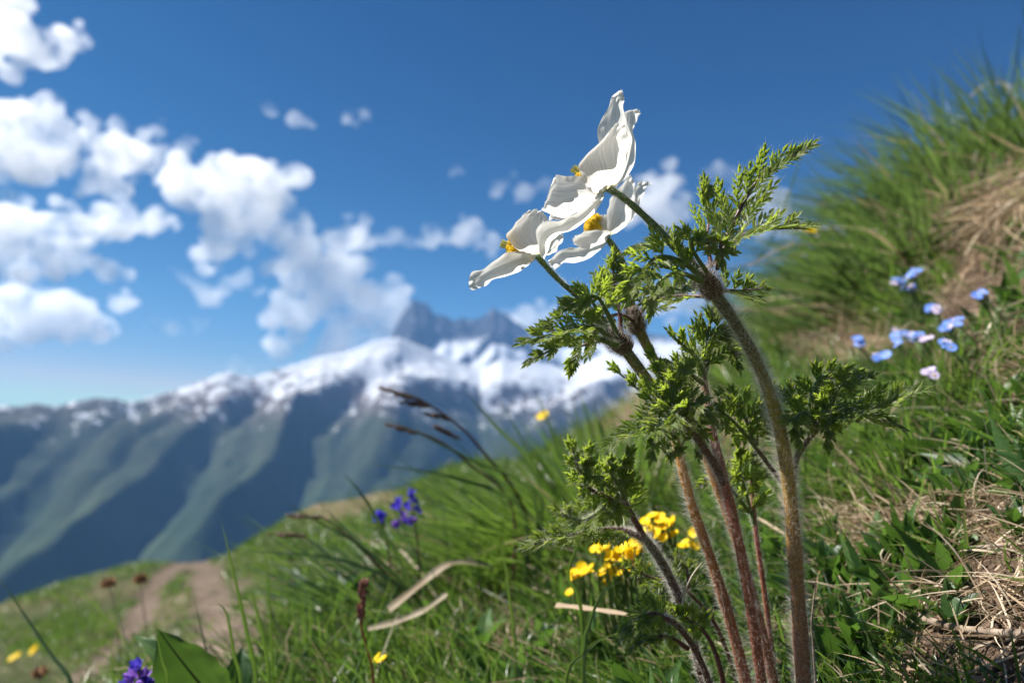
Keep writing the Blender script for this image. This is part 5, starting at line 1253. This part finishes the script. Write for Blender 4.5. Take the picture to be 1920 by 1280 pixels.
flowers('yellow_flower', 'single yellow bud lowest of all, left of the plum stalk', 'flower', [(1069, 1110, .44)], .0032, 5, 'yellow', yg, wid=1.0)
sg = 'single yellow flowers'
flowers('yellow_flower', 'lone yellow flower on the grassy crest below the snowfield', 'flower', [(1018, 780, .95)], .0088, 6, 'yellow', sg, wid=1.0)
flowers('yellow_flower', 'lone orange-yellow flower right of the pointed leaf tip', 'flower', [(1517, 434, .95)], .0092, 6, 'yellow', sg, wid=1.0)
flowers('yellow_flower', 'faint yellow flower in the grass at the bottom, right of the reddish spikelet', 'flower', [(716, 1236, .46), (708, 1232, .46)], .0042, 5, 'yellow', sg, wid=1.0)
for q, lab in (((28, 1232, 2.4), 'blurred yellow flower by the track, nearest the left edge'), ((64, 1218, 2.6), 'blurred yellow flower by the track, second from the left edge')):
    flowers('yellow_flower', lab, 'flower', [q], .022, 5, 'yellow', sg, root=to_ground(P(*q)))
fg = 'forget-me-nots'
def fmn(spots, label, mats=('skyblue', 'skyblue', 'skyblue', 'lilac'), R=.0036):
    full = []
    for (x, y, d, n_) in spots: full += cluster(x, y, d, n_+2, 11, 7, .006)
    return flowers('forget_me_not', label, 'flower', full, R, 5, 'skyblue', fg, wid=1.05, cup=.1, mats=mats, axis=(-.35, -.65, .7), stalk=.0007)
fmn([(1683, 527, .66, 5), (1713, 512, .66, 5), (1701, 538, .66, 3)], 'pale blue forget-me-not with the highest flower group, three heads together')
fmn([(1750, 577, .64, 7)], 'pale blue forget-me-not in the middle, under the highest group')
fmn([(1776, 610, .62, 5), (1792, 603, .62, 4)], 'pale blue forget-me-not with an elongated head right of the middle one')
fmn([(1826, 553, .66, 3), (1838, 545, .66, 3)], 'pale blue forget-me-not furthest right, against brown soil')
fmn([(1612, 638, .62, 5)], 'pale blue forget-me-not furthest left')
fmn([(1688, 626, .62, 4), (1680, 640, .62, 3)], 'pale blue forget-me-not left of centre in the lower row')
fmn([(1718, 634, .62, 3), (1735, 630, .62, 3)], 'pale blue forget-me-not in the lower row with lilac buds', ('skyblue', 'lilac'))
fmn([(1652, 668, .60, 3)], 'small pale blue forget-me-not low on the left', R=.0042)
fmn([(1773, 645, .60, 3)], 'pale blue forget-me-not under the elongated head', R=.0042)
fmn([(1740, 700, .58, 3)], 'whitish lilac forget-me-not lowest of all', ('lilac',), R=.0044)
# deep blue flowers left
def bells(name, label, spots, mats, R, root=None, group='blue and violet flowers'):
    pts = [P(*q) for q in spots]; m_ = sum(pts, Vector())/len(pts); root = root or to_ground(m_+Vector((.015, 0, 0)))
    t = empty(name, root, label, 'flower', group)
    top = max(pts, key=lambda p: p.z); path = catmull([root, (root+top)/2+Vector((.003, 0, 0)), top], 16)
    tube('stalk', path, np.linspace(.0014, .0007, 16), M['stem_plum'], t, 7)
    for i, p in enumerate(pts):
        bm = bmesh.new(); ax = Vector((random.uniform(-.7, .3), random.uniform(-.6, .1), random.uniform(-.2, .8))).normalized()
        rings = []; u = ax.orthogonal().normalized(); w = ax.cross(u); L_ = R*2.1
        for (t_, rr) in ((0, .25), (.2, .5), (.5, .62), (.75, .7), (1.0, 1.05)):
            ring = []
            for k in range(10):
                a = k*.6283; lobe_ = 1+(.14*math.cos(a*5) if t_ > .7 else 0); ring.append(bm.verts.new(p+ax*(L_*t_+(.25*R*math.cos(a*5) if t_ == 1 else 0)-L_/2)+(u*math.cos(a)+w*math.sin(a))*R*rr*lobe_))
            rings.append(ring)
        for a_, b_ in zip(rings[:-1], rings[1:]):
            for k in range(10): bm.faces.new((a_[k], a_[(k+1) % 10], b_[(k+1) % 10], b_[k]))
        bm.faces.new(rings[0][::-1])
        me = bpy.data.meshes.new('bell'); bm.to_mesh(me); bm.free(); me.polygons.foreach_set('use_smooth', np.ones(len(me.polygons), bool))
        link('bell', me, t, M[mats[i % len(mats)]])
    return t
bells('blue_flower', 'deep blue-violet flower spike in front of the tan slope', [(744, 950, .62), (742, 980, .62), (748, 940, .625), (770, 925, .62), (775, 974, .61), (768, 978, .61), (765, 950, .62), (755, 962, .62), (785, 955, .62), (778, 938, .62), (758, 975, .615)], ('deepblue', 'violet', 'deepblue'), .0038)
bells('blue_flower', 'smaller deep blue flower left of the blue-violet spike', [(716, 966, .62), (714, 974, .62)], ('deepblue',), .0056)
bells('violet_flower', 'violet-blue flower cut off by the bottom edge near the left', [(250, 1262, .36), (258, 1248, .36), (268, 1268, .36), (244, 1276, .36), (278, 1276, .36), (262, 1280, .355), (254, 1252, .365), (236, 1284, .36), (284, 1282, .36)], ('violet', 'deepblue', 'violet'), .0030)
# withered heads beside the track
def dryhead(px, py, d, label, bend):
    c = P(px, py, d); root = to_ground(P(px+bend[0], py+bend[1], d+.02)); t = empty('dry_seed_head', root, label, 'seed head', 'dry seed heads')
    path = catmull([root, P(px+bend[0], py+bend[1], d), P(px+bend[0]*.45, py+bend[1]*.5, d), c], 24); tube('stalk', path, np.linspace(.0011, .0008, 24), M['straw'], t, 7)
    bm = bmesh.new()
    for i in range(150):
        v = Vector((random.gauss(0, 1), random.gauss(0, 1), random.gauss(0, 1))).normalized()
        if v.z < -.5: continue
        bmesh.ops.create_cone(bm, cap_ends=True, segments=4, radius1=.0012, radius2=.0003, depth=.007, matrix=Matrix.Translation(c+v*.0062) @ v.to_track_quat('Z', 'Y').to_matrix().to_4x4())
    bmesh.ops.create_icosphere(bm, subdivisions=2, radius=.0052, matrix=Matrix.Translation(c))
    me = bpy.data.meshes.new('seeds'); bm.to_mesh(me); bm.free(); link('seeds', me, t, M['seed'])['kind'] = 'stuff'
dryhead(203, 1094, .85, 'withered brown seed head on a pale stalk, left one of the two', (52, 150))
dryhead(263, 1087, .9, 'withered brown seed head on a short stalk, right one of the two', (15, 120))
dryhead(76, 1262, .8, 'small dark seed head low in the bottom left corner', (0, 40))
